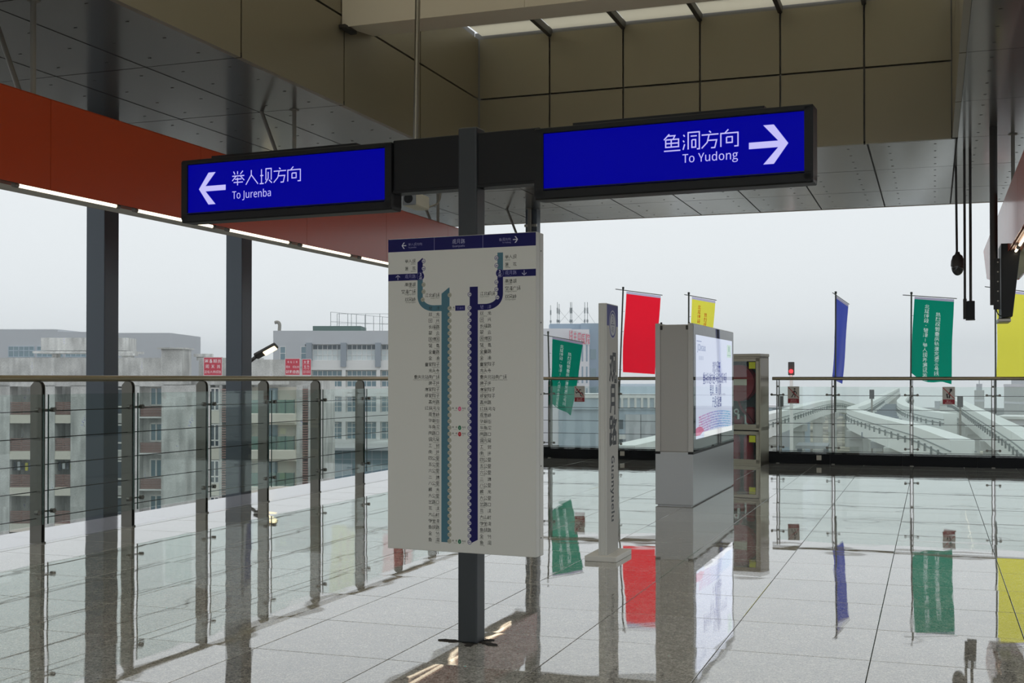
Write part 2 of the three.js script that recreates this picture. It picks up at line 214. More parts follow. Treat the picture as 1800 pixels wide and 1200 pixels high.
// ---------------------------------------------------------------- ceiling soffit and light well
const HC = 4.9, WL = -6.9, WR = 0.27, WZ = -17.98, PZ = 2.345, PX = 1.2;
{
  const ce = structure('ceiling');
  part('roof_slab', [span(-10.75, WL - 0.06, HC + 0.05, HC + 0.3, -24.75, 9), span(WR + 0.06, 3.9, HC + 0.05, HC + 0.3, -24.75, 9), span(WL - 0.06, WR + 0.06, HC + 0.05, HC + 0.3, -24.75, WZ - 0.06)], M.plenum, ce);
  const zs = []; for (let k = -9; k <= 6; k++) zs.push(-10.95 - PZ * k);           // 10.2 ... -25.0
  const xsL = [WL - 0.06, WL - PX, WL - 2 * PX, WL - 3 * PX - 0.2], xsR = [WR + 0.06, WR + PX, WR + 2 * PX, WR + 3 * PX];
  const FX = (xsR[0] - xsL[0]) / 6;
  const panel = (xa, xb, za, zb) => {
    const w = Math.abs(xb - xa) - 0.026, d = Math.abs(zb - za) - 0.018, cx = (xa + xb) / 2, cz = (za + zb) / 2;
    const p = part('panel', B(w, 0.02, d), M.alu[Math.floor(rnd() * 3)], ce); p.position.set(cx, HC + 0.01, cz); p.rotation.set(rr(-0.0008, 0.0008), 0, rr(-0.0012, 0.0012));
    if (zb > -0.5 && za > -0.5) return;
    const rv = []; for (let i = 0; i < 2; i++) for (let k = 0; k < Math.round(d / 0.6); k++) rv.push(B(0.034, 0.004, 0.011, (i ? 1 : -1) * w * 0.27, -0.012, -d / 2 + (k + 0.5) * d / Math.round(d / 0.6)));
    part('rivets', rv, M.rivet, p, { kind: 'stuff' });
  };
  for (let k = 0; k + 1 < zs.length; k++) {
    const za = zs[k], zb = Math.max(zs[k + 1], -24.75); if (za - zb < 0.1) continue;
    for (let i = 0; i < 3; i++) { panel(xsL[i], xsL[i + 1], za, zb); panel(xsR[i], xsR[i + 1], za, zb); }
    if (zb < WZ - 0.2) for (let i = 0; i < 6; i++) panel(xsL[0] + i * FX, xsL[0] + (i + 1) * FX, Math.min(za, WZ - 0.064), zb);
  }
  const shadeStrip = (x0, x1, z0, z1) => part('joint_shade_strip', [span(x0, x1, HC + 0.003, HC + 0.05, z0, z1)], M.gapShade, ce);  // black strip set in each panel gap to paint its shadow line
  for (const x of [...xsL.slice(1, 3), ...xsR.slice(1, 3)]) shadeStrip(x - 0.0132, x + 0.0132, -24.75, 9);
  for (let i = 0; i <= 6; i++) shadeStrip(xsL[0] + i * FX - 0.0132, xsL[0] + i * FX + 0.0132, -24.75, WZ - 0.064);
  for (const z of zs) if (z < 9 && z > -24.7 && Math.abs(z - WZ) > 0.1) for (const [x0, x1] of z < WZ ? [[xsL[3], xsR[3]]] : [[xsL[3], WL], [WR, xsR[3]]]) shadeStrip(x0, x1, z - 0.0092, z + 0.0092);
  part('edge_fascia', [span(-10.76, 3.92, HC - 0.005, HC + 0.34, -24.8, -24.75), span(-10.8, -10.75, HC - 0.005, HC + 0.34, -24.8, 9), span(3.9, 3.95, HC - 0.005, HC + 0.34, -24.8, 9)], M.fascia, ce);
}
{
  const rows = [[HC - 0.016, 6.0], [6.0, 6.98]], g = 0.014;
  const wallPanel = (grp, axis, at, a, b, y0, y1) => {
    const w = Math.abs(b - a) - 2 * g, h = y1 - y0 - 2 * g, out = Math.sign(at + 3) * (axis === 'x' ? 1 : 1) * 0.02, m = M.tan[Math.floor(rnd() * 2)], p = part('panel', axis === 'x' ? B(0.07, h, w) : B(w, h, 0.07), m, grp), c = (a + b) / 2, y = (y0 + y1) / 2;
    axis === 'x' ? p.position.set(at + out, y, c) : p.position.set(c, y, at - 0.02);
  };
  const wl = structure('wall_left'), wf = structure('wall_far'), wr = structure('wall_right');
  part('backing', [span(WL - 0.16, WL - 0.075, HC + 0.04, 7.1, WZ, 9)], M.plenum, wl); part('backing', [span(WL - 0.1, WR + 0.1, HC + 0.04, 7.1, WZ - 0.16, WZ - 0.075)], M.plenum, wf); part('backing', [span(WR + 0.075, WR + 0.16, HC + 0.04, 7.1, WZ, 9)], M.plenum, wr);
  for (const [y0, y1] of rows) {
    for (let k = -9; k < 3; k++) { const a = -10.95 - PZ * k, b = Math.max(a - PZ, WZ + 0.015); if (a - b > 0.05) { wallPanel(wl, 'x', WL - 0.015, a, b, y0, y1); wallPanel(wr, 'x', WR + 0.015, a, b, y0, y1); } }
    for (let i = 0; i < 6; i++) wallPanel(wf, 'z', WZ - 0.015, WL + i * 1.195, WL + (i + 1) * 1.195, y0, y1);
  }
  // skylight over the well: translucent panes between mullions, and the cross beam in front of it
  const sk = structure('skylight');
  for (let i = 0; i < 6; i++) {
    for (let k = 0; k < 2; k++) part('pane', [span(WL + i * 1.195 + 0.03, WL + (i + 1) * 1.195 - 0.03, 7.04, 7.046, WZ - 0.05 + k * 2.42, WZ + 2.33 + k * 2.42)], M.skyGlass, sk);
    if (i) part('mullion', [RB(0.07, 0.12, 4.9, 0.01, WL + i * 1.195, 6.975, WZ + 2.4)], M.mullion, sk);
  }
  for (let k = 0; k < 2; k++) part('purlin', [span(WL, WR, 7.05, 7.11, WZ + 0.5 + k * 2.3, WZ + 0.56 + k * 2.3)], M.mullion, sk);
  const bm = structure('beam_1');
  const pts = [[0, 5.865], [0.86, 5.975], [0.86, 7.02], [0, 7.02]], s = new THREE.Shape(pts.map(([z, y]) => new THREE.Vector2(z, y)));
  const gb = new THREE.ExtrudeGeometry(s, { depth: WR - WL - 0.02, bevelEnabled: false }); gb.rotateY(Math.PI / 2); gb.translate(WL + 0.01, 0, -13.24);
  part('beam_box', gb, M.fascia, bm);
  for (let i = 0; i < 3; i++) part('fascia_panel', [span(WL + 0.012 + i * 2.39, WL + 2.396 + i * 2.39, 5.85, 7.02, -13.235, -13.215)], M.fascia, bm);
  part('bracket', [RB(0.09, 0.05, 0.32, 0.01, WL + 0.05, 5.84, -13.3)], M.dark, bm);
  for (let i = 0; i < 6; i++) {
    for (let k = 0; k < 8; k++) part('pane', [span(WL + i * 1.195 + 0.03, WL + (i + 1) * 1.195 - 0.03, 7.04, 7.046, -13.1 + k * 2.42, -10.72 + k * 2.42)], M.skyGlass, sk);
    if (i) part('mullion', [RB(0.07, 0.12, 19.4, 0.01, WL + i * 1.195, 6.975, -3.45)], M.mullion, sk);
  }
}

// ---------------------------------------------------------------- columns
for (const [x, z] of [[-10.25, -12.96], [-10.25, -16.22], [-7.62, -22.9]]) {
  const c = structure('column', [x, 0, z]);
  const w = z > -20 ? 0.29 : 0.24, y0 = z > -20 ? -13 : 0;
  part('shaft', RB(w, HC + 0.02 - y0, w, 0.012, 0, (HC + 0.02 + y0) / 2, 0), M.column, c);
  if (z > -20) part('base_plate', RB(0.6, 0.04, 0.6, 0.004, 0, -12.98, 0), M.column, c);
  else part('conduit', [rod([0.0, 1.5, 0.15], [0.0, HC, 0.15], 0.022), span(-0.13, 0.13, 4.55, 4.6, 0.12, 0.16)], M.steel, c);
}

// ---------------------------------------------------------------- hung beams with light channels (left and right)
function hungBeam(side, x0, zEnd, label) {   // side 1: outer face towards -x
  const t = thing('lit_beam', label, 'beam', [x0, 0, 0], 0), z1 = 5.5, o = -side;
  const zsp = []; for (let z = zEnd; z < z1 - 0.1; z += 2.34) zsp.push(z);
  const solid = (pts, za, zb) => { const sh = new THREE.Shape((o < 0 ? pts.map(([x, y]) => [-x, y]).reverse() : pts).map((p) => new THREE.Vector2(...p))); const g = new THREE.ExtrudeGeometry(sh, { depth: zb - za, bevelEnabled: false }); g.translate(0, 0, za); return g; };
  for (const z of zsp) {
    const zb = Math.min(z + 2.334, z1);
    part('face_panel', solid([[0, 3.2], [0.03, 3.22], [0.03, 4.01], [0.012, 4.025], [0, 4.01]], z, zb), M.orange, t);
    part('top_panel', solid([[0.012, 4.0], [0.44, 4.0], [0.44, 4.02], [0.012, 4.025]], z, zb), M.orange, t);
    part('back_panel', solid([[0.44, 3.215], [0.47, 3.215], [0.47, 4.02], [0.44, 4.02]], z, zb), M.orange, t);
    part('under_panel', solid([[0.17, 3.21], [0.44, 3.21], [0.44, 3.24], [0.17, 3.24]], z, zb), M.beamUnder, t);
  }
  part('light_channel', solid([[0.03, 3.205], [0.06, 3.225], [0.14, 3.225], [0.17, 3.205], [0.17, 3.24], [0.03, 3.24]], zEnd, z1), M.channel, t);
  part('end_cap', solid([[0.004, 3.215], [0.47, 3.215], [0.47, 4.02], [0.004, 4.02]], zEnd - 0.03, zEnd), M.orange, t);
  if (side < 0) {   // the end is cut to a slanting nose under the roof edge
    const nose = new THREE.Shape([[-zEnd, 3.21], [-zEnd + 1.6, 3.36], [-zEnd + 3.0, 3.98], [-zEnd + 3.0, 4.02], [-zEnd, 4.02]].map((p) => new THREE.Vector2(...p)));
    const g = new THREE.ExtrudeGeometry(nose, { depth: 0.44, bevelEnabled: true, bevelSize: 0.01, bevelThickness: 0.01, bevelSegments: 2 }); g.rotateY(Math.PI / 2); g.translate(0.01, 0, 0); part('nose_panel', g, M.orange, t);
  }
  for (let z = -8.43; z > zEnd + 1.5; z -= 1.67) tubeLamp(z);
  for (let z = -8.43 + 1.67; z < 3; z += 1.67) tubeLamp(z);
  function tubeLamp(z) {
    const x = o * 0.1, y = 3.2, l = part('tube_lamp', rod([x, y, z], [x, y, z - 1.4], 0.0165), M.tubeGlow, t);
    part('lamp_cap', [rod([x, y, z + 0.02], [x, y, z - 0.03], 0.024), rod([x, y, z - 1.37], [x, y, z - 1.42], 0.024), B(0.03, 0.04, 0.03, x, y + 0.025, z), B(0.03, 0.04, 0.03, x, y + 0.025, z - 1.4)], M.cap, l);
    const li = new THREE.RectAreaLight(S('#ffe9c8'), 2.6, 0.04, 1.38); li.position.set(x0 + x, y - 0.024, z - 0.7); li.rotation.x = -Math.PI / 2; li.name = 'tube_light'; scene.add(li);
  }
  for (let z = -8.66; z > zEnd; z -= 4.65) hang(z); hang(-8.66 + 4.65); hang(-8.66 + 9.3);
  function hang(z) {
    part('hanger', [rod([o * 0.11, 4.0, z], [o * 0.11, HC, z], 0.026), rod([o * 0.11, HC - 0.012, z], [o * 0.11, HC, z], 0.06)], M.hanger, t);
    part('brace', [rod([o * 0.2, 4.01, z + 0.04], [o * 0.56, HC, z + 0.04], 0.024)], M.hanger, t);
  }
}
hungBeam(1, -7.5, -22.8, 'long orange beam with fluorescent tubes along its underside, above the glass railing on the left');
hungBeam(-1, 0.95, -22.3, 'glossy pinkish beam with a slanted end, hung at the right edge behind the black display');

// ---------------------------------------------------------------- glass railings
function railing(label, p0, turn, n, lengthBefore, after = 0, first = 0) {  // posts every 1.3 m along local +x; local +z faces the floor
  const t = thing('glass_railing', label, 'railing', p0, turn), L = n * 1.3 + after;
  part('handrail', [rod([-lengthBefore, 1.5, 0], [L, 1.5, 0], 0.03, 20)], M.rail, t);
  for (let i = 0; i <= n; i++) {
    const x = i * 1.3 - (i ? first : 0), pw = i || !first ? 1.3 : 1.3 - first, p = part('post', (() => {
      const gs = []; for (const k of [-1, 1]) { const sh = new THREE.Shape(); sh.moveTo(-0.07, 0); sh.lineTo(0.055, 0); sh.lineTo(0.055, 1.4); sh.quadraticCurveTo(0.055, 1.45, 0.025, 1.468); sh.lineTo(-0.028, 1.472); sh.lineTo(-0.07, 1.43); sh.closePath(); const g = new THREE.ExtrudeGeometry(sh, { depth: 0.01, bevelEnabled: false, curveSegments: 5 }); g.rotateY(-Math.PI / 2); g.translate(x + k * 0.02 + 0.005, 0, 0); gs.push(g); }
      gs.push(B(0.055, 0.012, 0.13, x, 0.006, 0)); for (const y of [0.2, 0.7, 1.2, 1.36]) gs.push(B(0.04, 0.03, 0.06, x, y, 0)); return gs;
    })(), M.post, t);
    for (const y of [0.29, 1.215]) for (const k of [-1, 1]) part('clamp', [rod([x + k * 0.02, y, 0.05], [x + k * 0.1, y, 0.075], 0.008), rod([x + k * 0.1, y, 0.062], [x + k * 0.1, y, 0.1], 0.022, 14)], M.post, t);
    if (i < n) { const gp = part('glass_pane', [B(pw - 0.065, 1.18, 0.012, x + pw / 2, 0.765, 0.085)], M.glass, t); for (const e of [0.031, pw - 0.031]) part('pane_edge', [B(0.004, 1.18, 0.0125, x + e, 0.765, 0.085)], M.glassEdge, gp); }
  }
  for (const y of [0.225, 0.47, 0.71, 0.955, 1.2]) part('cable', [rod([-lengthBefore, y, 0], [L, y, 0], 0.0045, 8)], M.wire, t);
  return t;
}
railing('long steel-posted glass railing along the left side, before the grey apartment block', [-7.7, 0, 4.15], Math.PI / 2, 19, 0.1, 1.1);
railing('short glass railing at the far end behind the totem, left of the kiosk', [-6.85, 0, -21.62], 0, 2, 0.8, 0.15);
railing('glass railing at the far end above the black kerb, before the monorail tracks', [-2.6, 0, -21.62], 0, 5, 0.1, 0, 0.35);

// ---------------------------------------------------------------- the direction signpost with its route map
const CN = [['45', '举人坝', 'Jurenba'], ['44', '莲 花', 'Lianhua'], ['43', '观月路', 'Guanyuelu'], ['42', '高堡湖', 'Gaobaohu'], ['41', '空港广场', 'Konggang Square'], ['40', '双凤桥', 'Shuangfengqiao']];
const CL = [['39', '江北机场', 'Jiangbei Airport'], ['38', '碧 津', 'Bijin'], ['37', '双 龙', 'Shuanglong'], ['36', '回 兴', 'Huixing'], ['35', '长福路', 'Changfulu'], ['34', '翠 云', 'Cuiyun'], ['33', '园博园', 'The EXPO Garden'], ['32', '鸳 鸯', 'Yuanyang'], ['31', '金童路', 'Jintonglu'], ['30', '金 渝', 'Jinyu'], ['29', '童家院子', 'Tongjiayuanzi'], ['28', '龙头寺', 'Longtousi'], ['27', '重庆北站南广场', 'South Square of Chongqingbei Railway Station'], ['26', '狮子坪', 'Shiziping'], ['25', '唐家院子', 'Tangjiayuanzi'], ['24', '郑家院子', 'Zhengjiayuanzi'], ['23', '嘉州路', 'Jiazhoulu'], ['22', '红旗河沟', 'Hongqihegou'], ['21', '观音桥', 'Guanyinqiao'], ['20', '华新街', 'Huaxinjie'], ['19', '牛角沱', 'Niujiaotuo'], ['18', '两路口', 'Lianglukou'], ['17', '铜元局', 'Tongyuanju'], ['16', '工 贸', 'Gongmao'], ['15', '南 坪', 'Nanping'], ['14', '四公里', 'Sigongli'], ['13', '五公里', 'Wugongli'], ['12', '六公里', 'Liugongli'], ['11', '二 塘', 'Ertang'], ['10', '八公里', 'Bagongli'], ['09', '麒 龙', 'Qilong'], ['08', '九公里', 'Jiugongli'], ['07', '岔路口', 'Chalukou'], ['06', '花 溪', 'Huaxi'], ['05', '大山村', 'Dashancun'], ['04', '学堂湾', 'Xuetangwan'], ['03', '鱼胡路', 'Yuhulu'], ['02', '金 竹', 'Jinzhu'], ['01', '鱼 洞', 'Yudong']];
const mapPrint = canvasTexture(1024, 1960, (c, W, H) => {
  const navy = '#100e58', teal = '#4d7686', ink = '#33332f';
  c.fillStyle = '#d6d6d1'; c.fillRect(0, 0, W, H);
  c.fillStyle = navy; c.fillRect(0, 0, W, H * 0.041);
  c.fillStyle = '#8f8fae'; c.fillRect(W * 0.322, 0, 3, H * 0.041); c.fillRect(W * 0.652, 0, 3, H * 0.041);
  const hy = H * 0.0185, gl = '#b8b8cf';
  arrow(c, W * 0.095, hy + 6, 34, 20, 6, 2, '#d8d8e2'); write(c, '举人坝方向', W * 0.142, hy, { size: 19, color: gl, weight: 0.075, gap: 1 }); write(c, 'To Jurenba', W * 0.142, hy + 20, { size: 12, color: gl });
  write(c, '观月路', W * 0.49, hy - 4, { size: 29, color: gl, align: 'center', gap: 1 }); write(c, 'Guanyuelu', W * 0.49, hy + 24, { size: 18, color: gl, align: 'center' });
  write(c, '鱼洞方向', W * 0.838, hy - 2, { size: 19, color: gl, align: 'right', weight: 0.075, gap: 1 }); write(c, 'To Yudong', W * 0.838, hy + 18, { size: 12, color: gl, align: 'right' }); arrow(c, W * 0.885, hy + 2, 34, 20, 6, 0, '#d8d8e2');
  const side = (right) => {
    const X = (f) => W * (right ? f : 0.994 - f);
    const px = (a, b) => [Math.min(X(a), X(b)), Math.abs(X(a) - X(b))];
    const upY = [0.0745, 0.098, 0.1238, 0.15, 0.1725, 0.198], yS = (n) => H * (n === 39 ? 0.186 : n === 38 ? 0.228 : 0.2475 + (37 - n) * 0.01997);
    const cx = X(0.7685), bw = W * 0.0365, past = right ? teal : navy, next = right ? navy : teal;
    // branch: upper vertical, curve, joining band
    c.lineWidth = bw; c.lineCap = 'butt'; c.strokeStyle = right ? teal : navy; c.beginPath(); c.moveTo(cx, H * 0.058); c.lineTo(cx, H * 0.1238); c.stroke();
    if (!right) { c.fillStyle = '#d6d6d1'; c.beginPath(); c.moveTo(cx - bw, H * 0.056); c.lineTo(cx + bw, H * 0.056); c.lineTo(cx - bw / 2 - 2, H * 0.078); c.closePath(); c.fill(); }
    c.strokeStyle = right ? navy : teal; c.beginPath(); c.moveTo(cx, H * 0.1238); c.lineTo(cx, H * 0.185); c.bezierCurveTo(cx, H * 0.215, cx + (right ? -1 : 1) * W * 0.05, H * 0.2265, cx + (right ? -1 : 1) * W * 0.1, H * 0.2265); c.lineTo(X(0.6), H * 0.2265); c.stroke();
    const [mx, mw] = px(0.5655, 0.62); c.fillStyle = next; c.fillRect(mx, H * 0.162, mw, H * 0.809);
    c.fillStyle = '#d6d6d1'; c.beginPath();
    if (right) { c.moveTo(mx - 1, H * 0.972); c.lineTo(mx + mw + 1, H * 0.957); c.lineTo(mx + mw + 1, H * 0.98); c.lineTo(mx - 1, H * 0.98); } else { c.moveTo(mx - 1, H * 0.16); c.lineTo(mx + mw + 1, H * 0.16); c.lineTo(mx - 1, H * 0.181); }
    c.closePath(); c.fill();
    const dot = (x, y, n, dark) => { c.beginPath(); c.arc(x, y, 13, 0, 7); c.fillStyle = right || dark ? '#d2d1d3' : '#b4b3a6'; c.fill(); c.lineWidth = 2.5; c.strokeStyle = right || dark ? '#2a2866' : '#8f8d7c'; c.stroke(); c.fillStyle = right || dark ? '#2a2866' : '#7d7b6c'; c.font = 'bold 15px sans-serif'; c.textAlign = 'center'; c.textBaseline = 'middle'; c.fillText(n, x, y); };
    for (const [n, cn, en] of CL) {
      const y = yS(+n); dot(X(0.5655), y, n);
      const on = n === '38'; write(c, cn, X(0.634), y - 3, { size: 25, color: on ? (right ? '#8b8bb5' : '#3a4e55') : ink, align: right ? 'left' : 'right', gap: 1 }); if (!on) write(c, en, X(0.634), y + 15, { size: 9, color: '#5a5a55', align: right ? 'left' : 'right' });
    }
    CN.forEach(([n, cn, en], i) => {
      const y = H * upY[i], dx = i > 4 ? (right ? 2 : -2) : 0;
      if (n === '43') {
        c.fillStyle = navy; const [bx, bw2] = px(0.76, 1.0); c.fillRect(right ? bx : 0, y - 21, right ? W - bx : bx + bw2, 42);
        c.beginPath(); c.arc(X(0.765), y - 3, 25, 0, 7); c.fillStyle = navy; c.fill(); c.lineWidth = 2; c.strokeStyle = '#8888b0'; c.stroke();
        c.fillStyle = '#d8d8e6'; c.textAlign = 'center'; c.textBaseline = 'middle'; c.font = 'bold 26px sans-serif'; c.fillText('3', X(0.765), y - 13); c.font = 'bold 18px sans-serif'; c.fillText('43', X(0.765), y + 11); c.fillRect(X(0.765) - 14, y, 28, 1.5);
        write(c, cn, X(0.8), y - 4, { size: 25, color: '#9a9ac0', align: right ? 'left' : 'right', gap: 1 }); write(c, en, X(0.8), y + 15, { size: 9, color: '#7a7aa8', align: right ? 'left' : 'right' });
        arrow(c, X(0.925), y + (right ? 16 : -16), 32, 15, 5, right ? 1 : 3, '#b0b0c8'); return;
      }
      dot(X(0.745) + dx * 3, y, n, right ? i > 2 : i < 2); write(c, cn, X(0.8), y - 4, { size: 25, color: ink, align: right ? 'left' : 'right', gap: 1 }); write(c, en, X(0.8), y + 15, { size: 10, color: '#5a5a55', align: right ? 'left' : 'right' });
    });
    return yS;
  };
  const yS = side(true); side(false);
  const hub = (n, col, num) => { const y = yS(n); write(c, '换 乘', W * (num ? 0.482 : 0.464), y - 4, { size: 12, color: '#55554e', align: 'right', gap: 0 }); write(c, 'Transfer', W * (num ? 0.482 : 0.464), y + 9, { size: 7, color: '#77776e', align: 'right' });
    if (num) { c.fillStyle = col; c.beginPath(); c.ellipse(W * 0.498, y, 11, 14, 0, 0, 7); c.fill(); c.fillStyle = '#ddd'; c.font = '15px sans-serif'; c.textAlign = 'center'; c.fillText(num, W * 0.498, y); write(c, '号线', W * 0.513, y - 4, { size: 13, color: '#55554e', gap: 0 }); write(c, 'Line', W * 0.513, y + 9, { size: 8, color: '#77776e' }); }
    else { c.fillStyle = col; c.fillRect(W * 0.468, y - 16, W * 0.066, 32); write(c, '空港线', W * 0.501, y, { size: 15, color: '#8d8db8', align: 'center', gap: 1 }); } };
  hub(38, '#15135f'); hub(22, '#d75a86', '6'); hub(19, '#0f6a48', '2'); hub(18, '#b01c28', '1'); hub(1, '#0f6a48', '2');
});
function facePrint(draw) { return canvasTexture(1024, 226, (c, W, H) => { c.fillStyle = '#000092'; c.fillRect(0, 0, W, H); draw(c, W, H, '#c9c4ff'); }); }
const faceLeft = facePrint((c, W, H, k) => { arrow(c, W * 0.058, H * 0.505, W * 0.144, H * 0.325, H * 0.11, 2, k); write(c, '举人坝方向', W * 0.233, H * 0.345, { size: 72, color: k, gap: 1.5, weight: 0.072 }); c.save(); c.translate(W * 0.236, H * 0.68); c.scale(0.92, 1); write(c, 'To Jurenba', 0, 0, { size: 47, color: k }); c.restore(); });
const faceRight = facePrint((c, W, H, k) => { arrow(c, W * 0.943, H * 0.5, W * 0.142, H * 0.325, H * 0.11, 0, k); write(c, '鱼洞方向', W * 0.765, H * 0.335, { size: 72, color: k, gap: 1.5, weight: 0.072, align: 'right' }); c.save(); c.translate(W * 0.762, H * 0.63); c.scale(1.0, 1); write(c, 'To Yudong', 0, 0, { size: 45, color: k, align: 'right' }); c.restore(); });
const glow = (map, i) => new THREE.MeshPhysicalMaterial({ color: S('#020208'), roughness: 0.5, specularIntensity: 0.1, emissive: new THREE.Color(1, 1, 1), emissiveMap: map, emissiveIntensity: i });
{
  const t = thing('direction_signpost', 'dark steel signpost with two lit blue direction signs and a white route map board', 'sign', [-2.49, 0, -6.37], -0.0731);
  part('pole', RB(0.12, 2.93, 0.115, 0.012, 0, 1.465, 0), M.poleGrey, t);
  const fz = 0.062;
  const arm = (x0, x1) => part('arm', [RB(x1 - x0, 0.3, 0.1, 0.008, (x0 + x1) / 2, 2.745, -0.005), span(x0, x1, 2.583, 2.598, -0.055, 0.05)], M.black, t);
  arm(-0.49, -0.055); arm(0.055, 0.44);
  const light = (x0, x1, f0, f1, map, name) => {
    const w = x1 - x0, cx = (x0 + x1) / 2, y0 = 2.488, y1 = 2.885, fy0 = 2.542, fy1 = 2.853;
    const g = [RB(w, 0.055, 0.125, 0.01, cx, y0 + 0.027, fz - 0.0625), RB(w, y1 - fy1, 0.125, 0.008, cx, (y1 + fy1) / 2, fz - 0.0625), span(x0, f0, y0 + 0.02, y1 - 0.01, fz - 0.12, fz), span(f1, x1, y0 + 0.02, y1 - 0.01, fz - 0.12, fz), span(x0, x1, y0 + 0.02, y1 - 0.01, fz - 0.122, fz - 0.03), span(x0 + 0.22, x1 - 0.25, y1 - 0.002, y1 + 0.016, fz - 0.1, fz - 0.02), span(x0 + 0.01, x1 - 0.01, y0 + 0.055, y0 + 0.06, fz - 0.1, fz + 0.003)];
    const b = part('sign_box', g, M.black, t);
    part('lit_sign_face', plane(f1 - f0, fy1 - fy0, (f0 + f1) / 2, (fy0 + fy1) / 2, fz - 0.012), glow(map, 0.95), b);
    const li = new THREE.RectAreaLight(S('#1010c0'), 0.35, f1 - f0, fy1 - fy0); const p = V((f0 + f1) / 2, (fy0 + fy1) / 2, fz - 0.008).applyEuler(t.rotation).add(t.position); li.position.copy(p); li.rotation.y = t.rotation.y + Math.PI; li.name = 'sign_light'; scene.add(li);
  };
  light(-2.015, -0.49, -1.97, -0.535, faceLeft); light(0.415, 1.935, 0.467, 1.89, faceRight);
  const bx = -0.043, bw = 0.94, by = 1.412, bh = 1.803;
  const bd = part('map_board', [RB(bw, bh, 0.05, 0.006, bx, by, fz - 0.026), RB(bw, bh, 0.052, 0.006, bx, by, fz - 0.082)], M.boardSide, t);
  part('board_seam', [RB(bw - 0.008, bh - 0.008, 0.012, 0.003, bx, by, fz - 0.054)], M.seam, bd);
  const pr = plane(bw - 0.006, bh - 0.006, bx, by, fz + 0.0005); part('map_print', pr, new THREE.MeshPhysicalMaterial({ map: mapPrint, roughness: 0.6, specularIntensity: 0.5 }), bd);
  part('screws', [0, 1, 2, 3, 4].map((k) => rod([bx + bw / 2 - 0.004, by - 0.8 + k * 0.4, fz - 0.066], [bx + bw / 2 + 0.002, by - 0.8 + k * 0.4, fz - 0.066], 0.004, 8)), M.seam, bd);
  const ragged = (x0, z0, len, wid, ang) => { const sh = new THREE.Shape(), n = 9; for (let i = 0; i <= n; i++) sh[i ? 'lineTo' : 'moveTo'](i / n * len, (rr(0.25, 0.6) * wid) * Math.sin(Math.PI * (0.12 + 0.84 * (1 - i / n)))); for (let i = n; i >= 0; i--) sh.lineTo(i / n * len, -(rr(0.25, 0.6) * wid) * Math.sin(Math.PI * (0.12 + 0.84 * (1 - i / n)))); const g = new THREE.ExtrudeGeometry(sh, { depth: 0.004, bevelEnabled: false }); g.rotateX(-Math.PI / 2); g.rotateY(ang); g.translate(x0, 0.0005, z0); return g; };
  part('torn_sealant', [ragged(-0.05, 0.03, 0.14, 0.06, Math.PI + 0.1), ragged(0.05, 0.0, 0.14, 0.06, -0.35), ragged(0.05, -0.04, 0.07, 0.05, 0.5), ragged(-0.03, 0.058, 0.09, 0.05, 0.1), ragged(0.02, 0.07, 0.06, 0.05, -1.2)], M.tar, t);
}

// ---------------------------------------------------------------- station-name totem
{
  const t = thing('name_totem', 'slim grey upright pillar sign with a round blue badge and vertical station name', 'sign', [-2.572, 0, -9.735], 0);
  part('base', [RB(0.27, 0.045, 0.52, 0.006, 0, 0.0225, 0)], M.white, t);
  part('body', [RB(0.04, 2.085, 0.385, 0.006, 0, 1.08, 0), RB(0.02, 2.085, 0.375, 0.006, -0.026, 1.08, 0), RB(0.02, 2.085, 0.375, 0.006, 0.026, 1.08, 0)], M.totem, t);
  const print = canvasTexture(360, 2048, (c, W, H) => {
    c.fillStyle = '#b4b2ac'; c.fillRect(0, 0, W, H); c.fillStyle = '#3c3d86'; c.fillRect(0, 0, W, H * 0.085);
    const cy = H * 0.079; for (const [r, k] of [[118, '#b8b9c6'], [108, '#3c3d86'], [92, '#b9bac0']]) { c.fillStyle = k; c.beginPath(); c.ellipse(W * 0.52, cy, r, r, 0, 0, 7); c.fill(); }
    c.fillStyle = '#3a3b6a'; c.textAlign = 'center'; c.textBaseline = 'middle'; c.font = '86px sans-serif'; c.fillText('3', W * 0.52, cy - 44); c.font = '62px sans-serif'; c.fillText('43', W * 0.52, cy + 42); c.fillRect(W * 0.52 - 62, cy - 2, 124, 6);
    const k = '#303136'; [...'观月路'].forEach((ch, i) => { c.strokeStyle = k; c.lineWidth = 34; const y = H * (0.2 + i * 0.128); glyph(c, ch, W * 0.24, y, W * 0.84, y + H * 0.108); });
    c.save(); c.translate(W * 0.52, H * 0.607); c.rotate(Math.PI / 2); c.fillStyle = k; c.font = 'bold 140px sans-serif'; c.textAlign = 'left'; c.textBaseline = 'middle'; c.scale(0.76, 1); c.fillText('Guanyuelu', 0, 0); c.restore();
  });
  const pl = plane(0.365, 2.07, 0.0365, 1.08, 0, Math.PI / 2);
  part('name_print', pl, new THREE.MeshPhysicalMaterial({ map: print, roughness: 0.5, specularIntensity: 0.5 }), t);
}

